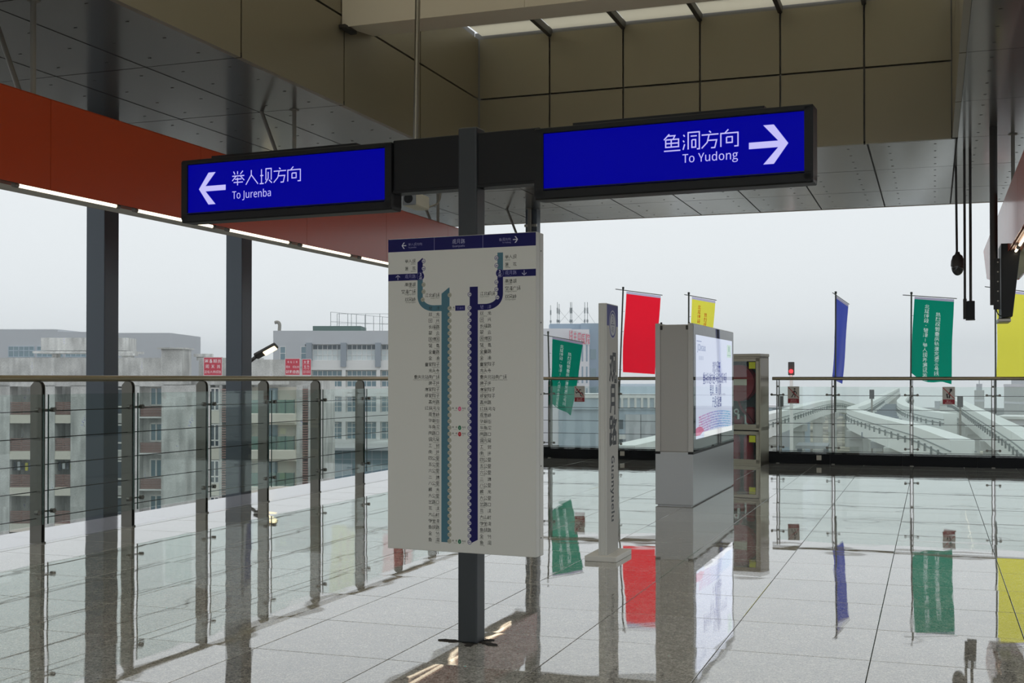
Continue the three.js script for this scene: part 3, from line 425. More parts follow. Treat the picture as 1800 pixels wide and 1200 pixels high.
// ---------------------------------------------------------------- advertising kiosk
{
  const t = thing('advertising_kiosk', 'grey advertising kiosk with a lit white notice behind glass on its side', 'kiosk', [-2.875, 0, -15.4], 0);
  part('base', [RB(0.45, 0.625, 3.0, 0.006, 0, 0.325, 0), span(-0.2, 0.2, 0, 0.02, -1.48, 1.48)], M.kioskBase, t);
  part('body', [RB(0.34, 1.5, 2.98, 0.01, 0, 1.385, 0)], M.kioskBody, t);
  for (const s of [-1, 1]) {
    const f = part('screen_frame', [RB(0.06, 1.52, 3.0, 0.005, s * 0.195, 1.39, 0)], M.kioskTrim, t); part('notch', [span(s * 0.165, s * 0.228, 0.61, 0.64, -1.5, 1.504)], M.blackSoft, f);
    part('glass_front', [B(0.01, 1.5, 2.97, s * 0.223, 1.39, 0)], phys({ color: S('#23282a'), roughness: 0.02, specularIntensity: 0.5 }), f);
    part('hinge', [RB(0.03, 0.05, 0.02, 0.004, s * 0.155, 2.1, 1.49), rod([s * 0.165, 2.14, 1.44], [s * 0.165, 2.165, 1.44], 0.012)], M.dark, f);
  }
  const notice = canvasTexture(1024, 512, (c, W, H) => {
    c.fillStyle = '#d6dff6'; c.fillRect(0, 0, W, H); const k = '#2f3d8c';
    c.font = 'bold 46px sans-serif'; c.fillStyle = '#6d80b4'; c.fillText('JCDecaux', W * 0.04, H * 0.15); c.fillRect(W * 0.02, H * 0.055, W * 0.12, 4); for (let i = 0; i < 4; i++) c.fillRect(W * (0.08 + i * 0.03), H * 0.2, 8, 20);
    c.fillStyle = '#bfd9cc'; c.fillRect(W * 0.84, H * 0.05, W * 0.13, H * 0.14); c.fillStyle = '#7fae9c'; c.fillRect(W * 0.885, H * 0.065, W * 0.035, H * 0.06); c.fillRect(W * 0.85, H * 0.16, W * 0.11, 5);
    write(c, '热烈祝贺', W * 0.53, H * 0.3, { size: 62, color: k, align: 'center', weight: 0.1, squeeze: 0.85 });
    write(c, '重庆轨道交通3号线北延伸段', W * 0.5, H * 0.415, { size: 60, color: k, align: 'center', weight: 0.1, squeeze: 0.85, gap: 2 });
    write(c, '碧津 举人坝', W * 0.5, H * 0.535, { size: 58, color: k, align: 'center', weight: 0.1, squeeze: 0.85 });
    write(c, '开通试运营', W * 0.54, H * 0.66, { size: 58, color: k, align: 'center', weight: 0.1, squeeze: 0.85 });
    const cols = ['#c2569a', '#a55cb0', '#6d62c0', '#3f74cc', '#3f9ad2'];
    for (let s = 0; s < 7; s++) for (let i = 0; i < 60; i++) { c.fillStyle = cols[Math.min(4, Math.floor(i / 12 + rnd() * 0.8))]; c.globalAlpha = 0.25 + 0.4 * rnd(); const x = W * (0.07 + i * 0.0147), y = H * (0.79 + s * 0.026) - 18 * Math.sin(i * 0.05); c.fillRect(x, y, W * 0.016, 5 + rnd() * 5); }
    c.globalAlpha = 0.75; c.fillStyle = '#d2527c'; c.beginPath(); c.moveTo(0, H * 0.9); c.quadraticCurveTo(W * 0.12, H * 0.86, W * 0.2, H * 0.93); c.lineTo(W * 0.1, H * 0.97); c.lineTo(0, H * 0.97); c.fill(); c.globalAlpha = 1; c.fillStyle = '#f2f3f4'; c.fillRect(W * 0.2, H * 0.945, W * 0.8, H * 0.055);
  });
  part('lit_notice_screen', plane(2.7, 1.24, 0.2295, 1.4, 0.0, Math.PI / 2), new THREE.MeshPhysicalMaterial({ color: S('#101014'), roughness: 0.03, specularIntensity: 0.45, emissive: new THREE.Color(1, 1, 1), emissiveMap: notice, emissiveIntensity: 0.66 }), t);
  const li = new THREE.RectAreaLight(S('#dfe5f4'), 0.6, 2.7, 1.24); li.position.set(-2.875 + 0.234, 1.4, -15.4); li.rotation.y = -Math.PI / 2; li.name = 'screen_light'; scene.add(li);
}

// ---------------------------------------------------------------- fire-hose cabinet
{
  const t = thing('hose_cabinet', 'steel fire cabinet with glass doors, red hose reel above and extinguishers below', 'cabinet', [-2.82, 0, -20.95], 0), w = 0.95, d = 0.34, h = 1.9;
  t.rotation.y = -0.3; const L = -w, zf = 0;
  part('carcass', [span(L, 0, 0, 0.06, -d, zf - 0.03), span(L, 0, h - 0.05, h, -d, zf), span(L, L + 0.04, 0, h, -d, zf), span(-0.03, 0, 0, h, -d, zf), span(L, 0, 0, h, -d, -d + 0.02), span(L, 0, 0.6, 0.66, -d, zf - 0.03)], M.cabinet, t);
  part('cornice', [RB(w + 0.02, 0.05, d + 0.03, 0.006, L / 2, h + 0.005, -d / 2 + 0.01)], M.cabinet, t);
  part('lining', [span(L + 0.04, -0.03, 0.06, h - 0.05, -d + 0.02, -d + 0.026)], M.interior, t);
  const door = (y0, y1) => {
    const dr = part('door', [span(L + 0.02, -0.015, y0, y0 + 0.06, -0.03, 0.0), span(L + 0.02, -0.015, y1 - 0.06, y1, -0.03, 0.0), span(L + 0.02, L + 0.08, y0, y1, -0.03, 0.0), span(-0.085, -0.015, y0, y1, -0.03, 0.0)], M.cabinet, t);
    part('door_glass', [span(L + 0.08, -0.085, y0 + 0.06, y1 - 0.06, -0.018, -0.012)], M.glass, dr);
    part('sticker', [span(-0.22, -0.1, y1 - 0.19, y1 - 0.075, -0.0115, -0.0105)], M.sticker, dr);
  };
  door(0.64, 1.86); door(0.03, 0.58);
  const reel = part('hose_reel', (() => { const g = []; for (const z of [-0.1, -0.24]) { const c = new THREE.CylinderGeometry(0.32, 0.32, 0.012, 32); c.rotateX(Math.PI / 2); c.translate(-0.48, 1.42, z); g.push(c); } for (let i = 0; i < 4; i++) { const q = new THREE.TorusGeometry(0.2 + 0.025 * (i % 2), 0.024, 10, 28); q.translate(-0.48, 1.42, -0.13 - i * 0.03); g.push(q); } return g; })(), M.red, t);
  part('reel_label', [span(-0.56, -0.3, 1.38, 1.49, -0.092, -0.09)], M.label, reel);
  part('valve', [rod([-0.5, 0.78, -0.18], [-0.5, 0.92, -0.18], 0.035), rod([-0.5, 0.92, -0.2], [-0.5, 0.92, -0.09], 0.05, 16), rod([-0.35, 0.66, -0.2], [-0.35, 0.96, -0.2], 0.05, 16)], M.chrome, t);
  part('hose_end', [tube([[-0.48, 1.1, -0.14], [-0.4, 0.95, -0.12], [-0.3, 0.85, -0.12], [-0.2, 0.72, -0.14]], 0.024), rod([-0.5, 0.92, -0.085], [-0.5, 0.92, -0.08], 0.022)], M.redDark, t);
  part('folded_hose', [RB(0.16, 0.3, 0.12, 0.05, -0.28, 0.85, -0.2, 4), RB(0.2, 0.16, 0.1, 0.05, -0.52, 0.76, -0.24, 4)], M.red, t);
  for (const x of [-0.3, -0.56]) part('extinguisher', (() => { const g = new THREE.LatheGeometry([[0, 0], [0.085, 0.0], [0.09, 0.02], [0.09, 0.36], [0.07, 0.42], [0.025, 0.45], [0.025, 0.5], [0, 0.5]].map((p) => new THREE.Vector2(...p)), 24); g.translate(x, 0.065, -0.17); return [g, B(0.12, 0.02, 0.03, x + 0.02, 0.56, -0.17)]; })(), M.red, t);
}

// ---------------------------------------------------------------- things hung from the soffit
{
  const d = thing('dome_camera', 'dark dome camera hanging on a thin rod below the soffit', 'camera', [0.38, -0.16, -20.5]);
  part('rod', [rod([-0.01, 3.68, 0], [-0.02, HC + 0.16, 0], 0.018)], M.dark, d);
  part('housing', (() => { const g = new THREE.LatheGeometry([[0.001, 0.4], [0.03, 0.395], [0.04, 0.36], [0.075, 0.33], [0.1, 0.25], [0.105, 0.17], [0.1, 0.16]].map((p) => new THREE.Vector2(...p)), 28); g.translate(0, 3.3, 0); return g; })(), std('#4a4744', 0.45), d);
  part('dome', (() => { const g = new THREE.SphereGeometry(0.098, 24, 12, 0, Math.PI * 2, Math.PI / 2, Math.PI / 2); g.scale(1, 1.5, 1); g.translate(0, 3.462, 0); return g; })(), phys({ color: S('#2b2927'), roughness: 0.08, clearcoat: 1 }), d);
  const b = thing('box_camera', 'small dark box camera at the foot of a double rod, between dome camera and display', 'camera', [0.496, -0.07, -18.95]);
  part('rod', [rod([-0.045, 2.7, 0], [-0.045, HC + 0.07, 0], 0.018)], M.dark, b); part('rod', [rod([0.035, 2.6, 0], [0.035, HC + 0.07, 0], 0.02)], M.dark, b);
  part('box', [RB(0.11, 0.27, 0.2, 0.01, 0.035, 2.58, 0)], M.black, b); part('bracket', [RB(0.05, 0.3, 0.08, 0.006, -0.045, 2.6, 0), RB(0.13, 0.012, 0.21, 0.004, 0.03, 2.44, 0)], M.dark, b);
  const s = thing('hanging_display', 'black tapered display hung edge-on from a thick pole beside the right beam', 'display', [0.78, -0.06, -17.35], 0.0);
  part('pole', [rod([0, 2.55, 0], [0, HC + 0.06, 0], 0.05, 16)], M.dark, s);
  part('bracket', [RB(0.08, 0.68, 0.12, 0.006, 0.035, 2.83, 0.02)], M.blackSoft, s);
  for (let i = 0; i < 5; i++) part('bolt', [rod([0.045, 2.6 + i * 0.13, 0.08], [0.045, 2.6 + i * 0.13, 0.087], 0.01, 8)], M.steel, s);
  const sh = new THREE.Shape([[0.095, 2.38], [0.22, 2.4], [0.33, 3.36], [0.095, 3.36]].map((p) => new THREE.Vector2(...p))), g = new THREE.ExtrudeGeometry(sh, { depth: 0.7, bevelEnabled: true, bevelSize: 0.008, bevelThickness: 0.008, bevelSegments: 2 }); g.translate(0, 0, -0.62);
  part('casing', g, M.black, s); part('foot_plate', [RB(0.16, 0.05, 0.6, 0.01, 0.13, 2.345, -0.28)], M.steel, s);
  part('cable', tube([[0.02, 2.5, 0.05], [0.05, 2.42, 0.06], [0.09, 2.4, 0.05], [0.11, 2.45, 0.03]], 0.007), M.cableBlack, s);
  const c = thing('security_camera', 'cream box security camera hanging on a long steel rod behind the signpost', 'camera', [-4.74, 0, -10.7], 0.05);
  part('rod', [rod([-0.03, 3.33, 0.02], [0.02, 7.1, 0], 0.026)], M.steel, c);
  part('housing', [RB(0.145, 0.135, 0.36, 0.02, -0.03, 3.235, -0.02, 3)], M.cctv, c);
  part('front', [RB(0.135, 0.125, 0.03, 0.014, -0.03, 3.235, 0.165, 3)], std('#7c828a', 0.4), c); part('lens', [rod([-0.035, 3.235, 0.17], [-0.035, 3.235, 0.183], 0.045, 24)], M.lens, c);
  part('bracket', [B(0.14, 0.018, 0.05, -0.03, 3.315, 0.06), rod([-0.03, 3.3, 0.02], [-0.03, 3.36, 0.02], 0.018), B(0.05, 0.03, 0.06, -0.09, 3.325, 0.1)], std('#6b4a3a', 0.6), c);
  part('cable', tube([[0.03, 3.2, -0.2], [0.12, 3.24, -0.22], [0.18, 3.34, -0.14], [0.17, 3.5, -0.04], [0.05, 3.7, 0]], 0.009), M.hanger, c);
}

// ---------------------------------------------------------------- warning plates on the far glass
{
  const plate = (x, label, kind) => {
    const t = thing('warning_plate', label, 'sign', [x, 1.21, -21.515], 0, undefined);
    const tex = canvasTexture(192, 296, (c, W, H) => {
      c.fillStyle = '#c9c3ba'; c.fillRect(0, 0, W, H); c.fillStyle = '#9c1f2a'; c.fillRect(4, H * 0.72, W - 8, H * 0.26); write(c, kind === 0 ? '禁止攀' : kind === 1 ? '请勿大' : '禁止', W / 2, H * 0.82, { size: 34, color: '#e0c8c4', align: 'center' }); c.fillRect(W * 0.2, H * 0.91, W * 0.6, 8);
      c.strokeStyle = '#2a2422'; c.fillStyle = '#2a2422'; c.lineCap = 'round'; c.lineWidth = 22;
      const L = (...p) => { c.beginPath(); p.forEach(([x, y], i) => c[i ? 'lineTo' : 'moveTo'](x * W, y * H)); c.stroke(); }, head = (x, y, r) => { c.beginPath(); c.arc(x * W, y * H, r * W, 0, 7); c.fill(); };
      if (kind === 0) { head(0.27, 0.24, 0.095); L([0.36, 0.36], [0.6, 0.44]); c.lineWidth = 15; L([0.36, 0.36], [0.2, 0.44], [0.12, 0.36]); L([0.4, 0.36], [0.52, 0.22], [0.64, 0.24]); L([0.6, 0.44], [0.74, 0.4], [0.84, 0.52]); L([0.58, 0.44], [0.6, 0.58], [0.76, 0.64]); }
      if (kind === 1) { head(0.6, 0.14, 0.08); L([0.6, 0.26], [0.52, 0.42]); c.lineWidth = 15; L([0.52, 0.42], [0.44, 0.52], [0.34, 0.62]); L([0.6, 0.26], [0.74, 0.34], [0.76, 0.44]); L([0.55, 0.28], [0.4, 0.36]); L([0.52, 0.42], [0.64, 0.5], [0.62, 0.62]); }
      if (kind === 2) { c.fillRect(W * 0.58, H * 0.1, W * 0.2, H * 0.16); L([0.68, 0.2], [0.52, 0.4]); L([0.35, 0.42], [0.4, 0.62]); L([0.6, 0.44], [0.54, 0.62]); c.lineWidth = 10; L([0.36, 0.42], [0.6, 0.42]); }
      c.strokeStyle = '#b3202c'; c.lineWidth = 12; L([0.06, 0.06], [0.94, 0.66]);
    });
    part('panel', [RB(0.2, 0.3, 0.008, 0.003)], M.white, t);
    part('print', [plane(0.196, 0.296, 0, 0, 0.0045)], new THREE.MeshStandardMaterial({ map: tex, roughness: 0.5 }), t);
  };
  plate(-6.24, 'warning plate with a crossed-out climbing figure, between the green flag and the totem', 0);
  plate(-2.32, 'warning plate with a crossed-out walking figure, beside the steel hose cabinet', 1);
  plate(0.25, 'warning plate with a crossed-out throwing hand, below the green flag on the right', 2);
}

// ---------------------------------------------------------------- festival flags tied outside the far railing
function flag(label, color, pole0, corners0, ink, textOpt) {
  const sc = ([x, y, z]) => [x * 0.987, 1.5 + (y - 1.5) * 0.987, z], pole = pole0.map(sc), corners = corners0.map(sc);
  const [[bx, by], [tx, ty]] = pole, t = thing('festival_flag', label, 'flag', [bx, 0, -21.706], 0, 'festival flags along the far railing');
  const R = ([x, y, z = 0]) => V(x - bx, y, z), [tl, tr, br, bl] = corners.map(R);
  part('flag_pole', [rod([0, by, 0], [tx - bx, ty + 0.05, 0], 0.014, 10), rod([tx - bx, ty + 0.03, 0], [tx - bx, ty + 0.07, 0], 0.02, 10)], std('#5d6660', 0.5, 0.3), t);
  const dir = tr.clone().sub(tl); part('crossbar', [rod(tl.clone().addScaledVector(dir, -0.3).add(V(0, 0.012, 0.01)).toArray(), tr.clone().addScaledVector(dir, 0.07).add(V(0, 0.012, 0.01)).toArray(), 0.007, 8)], std('#7d8480', 0.4, 0.4), t);
  for (const k of [0.25, 0.5, 0.97]) { const q = tl.clone().lerp(bl, k), a = V((tx - bx) * (1 - k), q.y, 0); part('tie', [rod(a.toArray(), q.toArray(), 0.003, 6)], M.cableBlack, t); }
  const nx = 14, ny = 30, pos = [], uv = [], idx = [], sway = rr(0, 6);
  for (let j = 0; j <= ny; j++) for (let i = 0; i <= nx; i++) {
    const u = i / nx, v = j / ny, a = tl.clone().lerp(tr, u), b = bl.clone().lerp(br, u), p = a.lerp(b, v);
    p.z += -0.055 + v * (0.035 * Math.sin(u * 5 + sway + v * 2.2) + 0.018 * Math.sin(u * 11 + v * 3)); p.x += v * 0.012 * Math.sin(v * 6 + sway); if (textOpt?.droop) p.y += -textOpt.droop * Math.sin(Math.PI * Math.min(1, u * 1.3)) * v * v * (1 - 0.5 * u) + 0;
    pos.push(p.x, p.y, p.z); uv.push(u, 1 - v);
  }
  for (let j = 0; j < ny; j++) for (let i = 0; i < nx; i++) { const a = j * (nx + 1) + i, b = a + nx + 1; idx.push(a, b, a + 1, a + 1, b, b + 1); }
  const g = new THREE.BufferGeometry(); g.setAttribute('position', new THREE.Float32BufferAttribute(pos, 3)); g.setAttribute('uv', new THREE.Float32BufferAttribute(uv, 2)); g.setIndex(idx); g.computeVertexNormals();
  const print = canvasTexture(400, 900, (c, W, H) => {
    c.fillStyle = color; c.fillRect(0, 0, W, H); c.fillStyle = '#c9c4dc'; c.fillRect(0, 0, W, H * 0.03);
    if (ink) { const x1 = W * 0.62, x2 = W * 0.33, s = 50; write(c, '热烈祝贺重庆轨道交通三号线', x1, H * 0.17, { size: s, gap: 2.5, color: ink, vertical: true, weight: 0.115 }); write(c, '北延伸段·碧津~举人坝开通试运营', x2, H * 0.085, { size: s, gap: 2.5, color: ink, vertical: true, weight: 0.115 }); }
  });
  part('cloth', g, phys({ map: print, roughness: textOpt?.dense ?? 0.42, transmission: 0.97, thickness: 0, ior: 1.2, side: THREE.DoubleSide }), t);
}
flag('plain red flag with no writing, between the totem and the kiosk', '#ff2038', [[-5.61, 0.9], [-5.52, 3.16]], [[-5.47, 3.15], [-4.81, 3.05], [-4.92, 1.58], [-5.55, 1.62]]);
flag('green flag with white writing, low beside the tall white tower, left of the totem', '#009a7c', [[-6.97, 0.88], [-7.01, 2.34]], [[-6.94, 2.3], [-6.36, 2.19, -0.12], [-6.6, 0.78, -0.14], [-6.97, 1.06]], '#e8f4ee', { droop: 0.04, dense: 0.8 });
flag('yellow flag with red writing, half hidden behind the kiosk', '#f6ee58', [[-4.28, 0.9], [-4.27, 3.03]], [[-4.22, 3.02], [-3.75, 2.92, 0.2], [-3.86, 1.45, 0.2], [-4.27, 1.52]], '#d8641e');
flag('blue flag seen nearly edge-on on its pole, near the walking-figure warning plate', '#4c5fd0', [[-1.64, 0.9], [-1.63, 2.98]], [[-1.62, 2.97], [-1.45, 2.85, -0.55], [-1.56, 1.4, -0.5], [-1.7, 1.5]], null, { dense: 0.75 });
flag('green flag with white writing, highest over the monorail tracks on the right', '#009a7c', [[-0.37, 0.9], [-0.35, 2.94]], [[-0.3, 2.93], [0.35, 2.87], [0.29, 1.4], [-0.37, 1.6]], '#e8f4ee', { droop: 0.1, dense: 0.75 });
flag('plain yellow flag at the right edge, below the black display', '#f6ee58', [[1.01, 0.9], [1.01, 3.04]], [[1.04, 3.03], [1.7, 2.93], [1.66, 1.48], [1.03, 1.52]]);

// ---------------------------------------------------------------- outdoors: ground, monorail tracks, buildings
const AX = THREE.MathUtils.degToRad(19.41);
const out = (d, u) => [d * (u * 0.9432 - 0.3323), -d * (u * 0.3323 + 0.9432)];     // ground point d metres ahead, u to the side
{
  const gr = structure('ground');
  const g = new THREE.PlaneGeometry(760, 760); g.rotateX(-Math.PI / 2); const uvA = g.attributes.uv; for (let i = 0; i < uvA.count; i++) uvA.setXY(i, uvA.getX(i) * 760, uvA.getY(i) * 760);
  g.translate(-60, -13, -250); part('ground_plane', g, M.ground, gr);
  const em = structure('terrain'); const tp = new THREE.Shape([[-26, -7.6], [22, -7.6], [40, -13], [-40, -13]].map((p) => new THREE.Vector2(...p)));
  const eg = new THREE.ExtrudeGeometry(tp, { depth: 260, bevelEnabled: false }); eg.translate(0, 0, -300); part('track_bed', eg, std('#f0ece0', 1, 0, { map: patchMap }), em);
}
function guideway(label, pts, opts = {}) {
  const t = thing('monorail_beam', label, 'track', [0, 0, 0], 0), curve = new THREE.CatmullRomCurve3(pts.map(([x, z, y = 0]) => V(x, -0.8 + y, z)), false, 'catmullrom', 0.3), n = 70, w = opts.w ?? 0.43, h = 1.5;
  const ring = (a0, a1, b0, b1, s0 = 0, s1 = 1, m = n) => {   // box section between lateral a0..a1 and heights b0..b1 swept along the curve
    const pos = [], idx = [];
    for (let i = 0; i <= m; i++) { const f = s0 + (s1 - s0) * i / m, p = curve.getPointAt(f), q = curve.getTangentAt(f), l = V(-q.z, 0, q.x).normalize(); for (const [a, b] of [[a0, b0], [a1, b0], [a1, b1], [a0, b1]]) pos.push(p.x + l.x * a, p.y + b, p.z + l.z * a); }
    for (let i = 0; i < m; i++) for (let k = 0; k < 4; k++) { const a = i * 4 + k, b = i * 4 + (k + 1) % 4, c = a + 4, d = b + 4; idx.push(a, c, b, b, c, d); }
    idx.push(0, 1, 2, 0, 2, 3, m * 4, m * 4 + 2, m * 4 + 1, m * 4, m * 4 + 3, m * 4 + 2);
    const g = new THREE.BufferGeometry(); g.setAttribute('position', new THREE.Float32BufferAttribute(pos, 3)); g.setIndex(idx); const e = g.toNonIndexed(); e.computeVertexNormals(); return e;
  };
  const L = curve.getLength(), segs = Math.max(2, Math.round(L / 22));
  for (let i = 0; i < segs; i++) part('beam_segment', ring(-w, w, -h, 0, i / segs + 0.15 / L, (i + 1) / segs, Math.ceil(n / segs)), M.track, t);
  for (const s of [-1, 1]) { part('conductor_rail', [ring(s * (w + 0.02) - 0.03, s * (w + 0.02) + 0.03, -0.7, -0.64), ring(s * (w + 0.02) - 0.03, s * (w + 0.02) + 0.03, -0.44, -0.4)], M.rail3, t); }
  const br = []; for (let d = 1; d < Math.min(L, 120); d += 2.4) { const p = curve.getPointAt(d / L), q = curve.getTangentAt(d / L), l = V(-q.z, 0, q.x).normalize(); for (const s of [-1, 1]) { const g = B(0.08, 0.34, 0.09); g.rotateY(Math.atan2(l.x, l.z) + Math.PI / 2); g.translate(p.x + l.x * s * (w + 0.07), p.y - 0.72, p.z + l.z * s * (w + 0.07)); br.push(g); } }
  part('insulators', br, M.rail3, t, { kind: 'stuff' });
  for (let i = 0; i <= segs; i++) { const f = Math.min(0.99, Math.max(0.01, i / segs)), p = curve.getPointAt(f); part('pier', [B(1.3, 0.6, 1.3, p.x, p.y - h - 0.3, p.z), B(0.9, 5.6, 0.9, p.x, p.y - h - 3.3, p.z)], M.pier, t); }
}
guideway('pale curved monorail switch beam that bends back sharply in the middle, ending nearest the railing', [[1.05, -47.5], [-0.4, -60], [-2.9, -75], [-5.2, -90], [-6.1, -99], [-6.0, -112], [-6.4, -150], [-8.2, -310]]);
guideway('pale monorail beam leading off on the far left of the tracks, beside the hose cabinet', [[-10.1, -40], [-10.3, -70], [-10.5, -95], [-10.9, -125], [-11, -150, -0.3], [-9.9, -185, -2]]);
guideway('short stub of monorail beam with a square cut end, behind the curved switch beam', [[1.1, -84], [-0.2, -91], [-1.7, -104], [-2.7, -119], [-3.3, -140], [-3.9, -230]]);
guideway('pale monorail beam climbing away along the right side of the tracks', [[3.6, -34], [3.65, -55], [3.4, -75], [3.1, -95], [2.4, -138], [1.4, -190, -1]]);
{
  const d1 = thing('switch_deck', 'dark grey machinery deck between the two curved monorail beams', 'deck', [-3.6, -2.5, -130], 0.03);
  part('deck_plate', [B(3.2, 0.4, 110)], M.deck, d1); for (let i = 0; i < 14; i++) part('cross_beam', [B(4.6, 0.35, 0.8, 0, 0.3, 48 - i * 7)], M.pilaster, d1); for (let i = 0; i < 6; i++) part('support', [B(0.8, 5, 0.8, 0, -2.6, 45 - i * 18)], M.pier, d1);
  const shed = (x, z, w, h, d, turn, label, m, roofM) => { const t = thing('site_shed', label, 'shed', [x, -7.6, z], turn); part('wall', [B(w, h, d, 0, h / 2, 0)], m, t); part('roof', [B(w + 0.5, 0.25, d + 0.5, 0, h + 0.12, 0)], roofM, t); part('opening', [B(w * 0.25, h * 0.5, 0.1, w * 0.1, h * 0.4, d / 2)], M.greyWall, t); };
  shed(-16, -90, 5, 3.6, 6, 0.3, 'low pale site shed beside the left monorail beam', M.palePanel, M.greyWall);
  shed(-8, -70, 3.4, 2.2, 4, 0.5, 'small brown-walled shed below the bend of the switch beam', std('#9c8a78', 0.9), M.palePanel);
  shed(9.5, -120, 7, 5.4, 5, -0.2, 'pale square block beyond the right monorail beam', M.whiteTower, M.palePanel);
  shed(-19, -150, 9, 5.6, 6, 0.2, 'long white-roofed shed far off left of the tracks', M.hazePaleBlue, M.whiteTower);
  const sp0 = thing('service_platform', 'stack of grey concrete service platforms under the left monorail beam', 'platform', [-7.6, -7.6, -75], 0.05);
  for (let i = 0; i < 4; i++) part('platform_slab', [B(2.7 - i * 0.15, 0.22, 4.5, 0, 1.0 + i * 1.05, -i * 5.2)], i % 2 ? M.deck : M.earth, sp0);
  for (let i = 0; i < 4; i++) for (const k of [-1, 1]) part('platform_post', [B(0.35, 1.0 + i * 1.05, 0.35, k * 0.95, (1.0 + i * 1.05) / 2, -i * 5.2)], M.pilaster, sp0);
  const wal = thing('retaining_wall', 'long low concrete wall crossing the dusty ground under the beams', 'wall', [-5, -7.6, -100], 0.1); for (let i = 0; i < 8; i++) part('wall_panel', [B(3.6, 2.2, 0.5, -13 + i * 3.7, 1.1, 0)], M.concrete, wal);
  const pl = (x, z, y0, y1, label) => { const t = thing('lamp_mast', label, 'mast', [x, 0, z]); part('mast', [rod([0, y0, 0], [0, y1, 0], 0.07, 8)], M.hanger, t); part('mast_head', [B(0.34, 0.7, 0.3, 0, y1 - 0.3, 0)], M.dark, t); part('foot', [B(0.6, 0.5, 0.6, 0, y0 + 0.25, 0)], M.pier, t); };
  pl(-9.45, -80, -7.6, 0.3, 'thin dark-topped mast left of the blue flag'); pl(-4.4, -95, -7.6, 0.6, 'thin dark-topped mast right of the blue flag'); pl(1.6, -80, -7.6, 0.35, 'thin dark-topped mast beneath the right green flag'); pl(4.9, -70, -7.6, 0.7, 'thin dark-topped mast at the right by the yellow flag');
  const s = thing('signal_light', 'red signal light on a slim white post beside the hose cabinet', 'signal', [-6.71, 0, -61.25]);
  part('post', [rod([0, -7.6, 0], [0, 1.72, 0], 0.09, 10)], M.palePanel, s); part('signal_head', [RB(0.3, 0.66, 0.2, 0.03, 0, 2.0, 0)], M.dark, s);
  part('signal_lamp', [rod([0, 1.86, 0.1], [0, 1.86, 0.115], 0.1, 16)], new THREE.MeshStandardMaterial({ color: S('#ff4048'), emissive: S('#ff3038'), emissiveIntensity: 1.6 }), s);
  const pt = new THREE.PointLight(S('#ff3038'), 0.2); pt.position.set(-6.71, 1.86, -61.0); pt.name = 'signal_glow'; scene.add(pt);
  const l = thing('street_lamp', 'lit street lamp with a slanted head, above the apartment block roof', 'lamp', [-17.3, 0, -27.85], 0.34);
  part('arm', [tube([[-0.25, -13, 0], [-0.25, -2, 0], [-0.22, 1.5, 0], [0.0, 1.98, 0], [0.2, 2.08, 0]], 0.05, 40, 10)], M.dark, l);
  const lamp = RB(0.66, 0.1, 0.26, 0.045, 0.5, 0, 0, 3); lamp.rotateX(-0.45); lamp.rotateZ(0.5); lamp.translate(0.03, 2.0, 0); part('lamp_head', [lamp], M.dark, l);
  const gl = RB(0.36, 0.05, 0.2, 0.02, 0.6, -0.05, 0, 3); gl.rotateX(-0.45); gl.rotateZ(0.5); gl.translate(0.03, 2.0, 0); part('lamp_glass', [gl], new THREE.MeshStandardMaterial({ color: S('#fff4d8'), emissive: S('#ffe9b4'), emissiveIntensity: 2.4 }), l);
  const sp = new THREE.SpotLight(S('#ffe2a8'), 14, 0, 1.2, 0.6); sp.position.set(-16.7, 2.12, -28.0); sp.target.position.set(-16.5, -13, -28); sp.name = 'street_light'; scene.add(sp, sp.target);
}
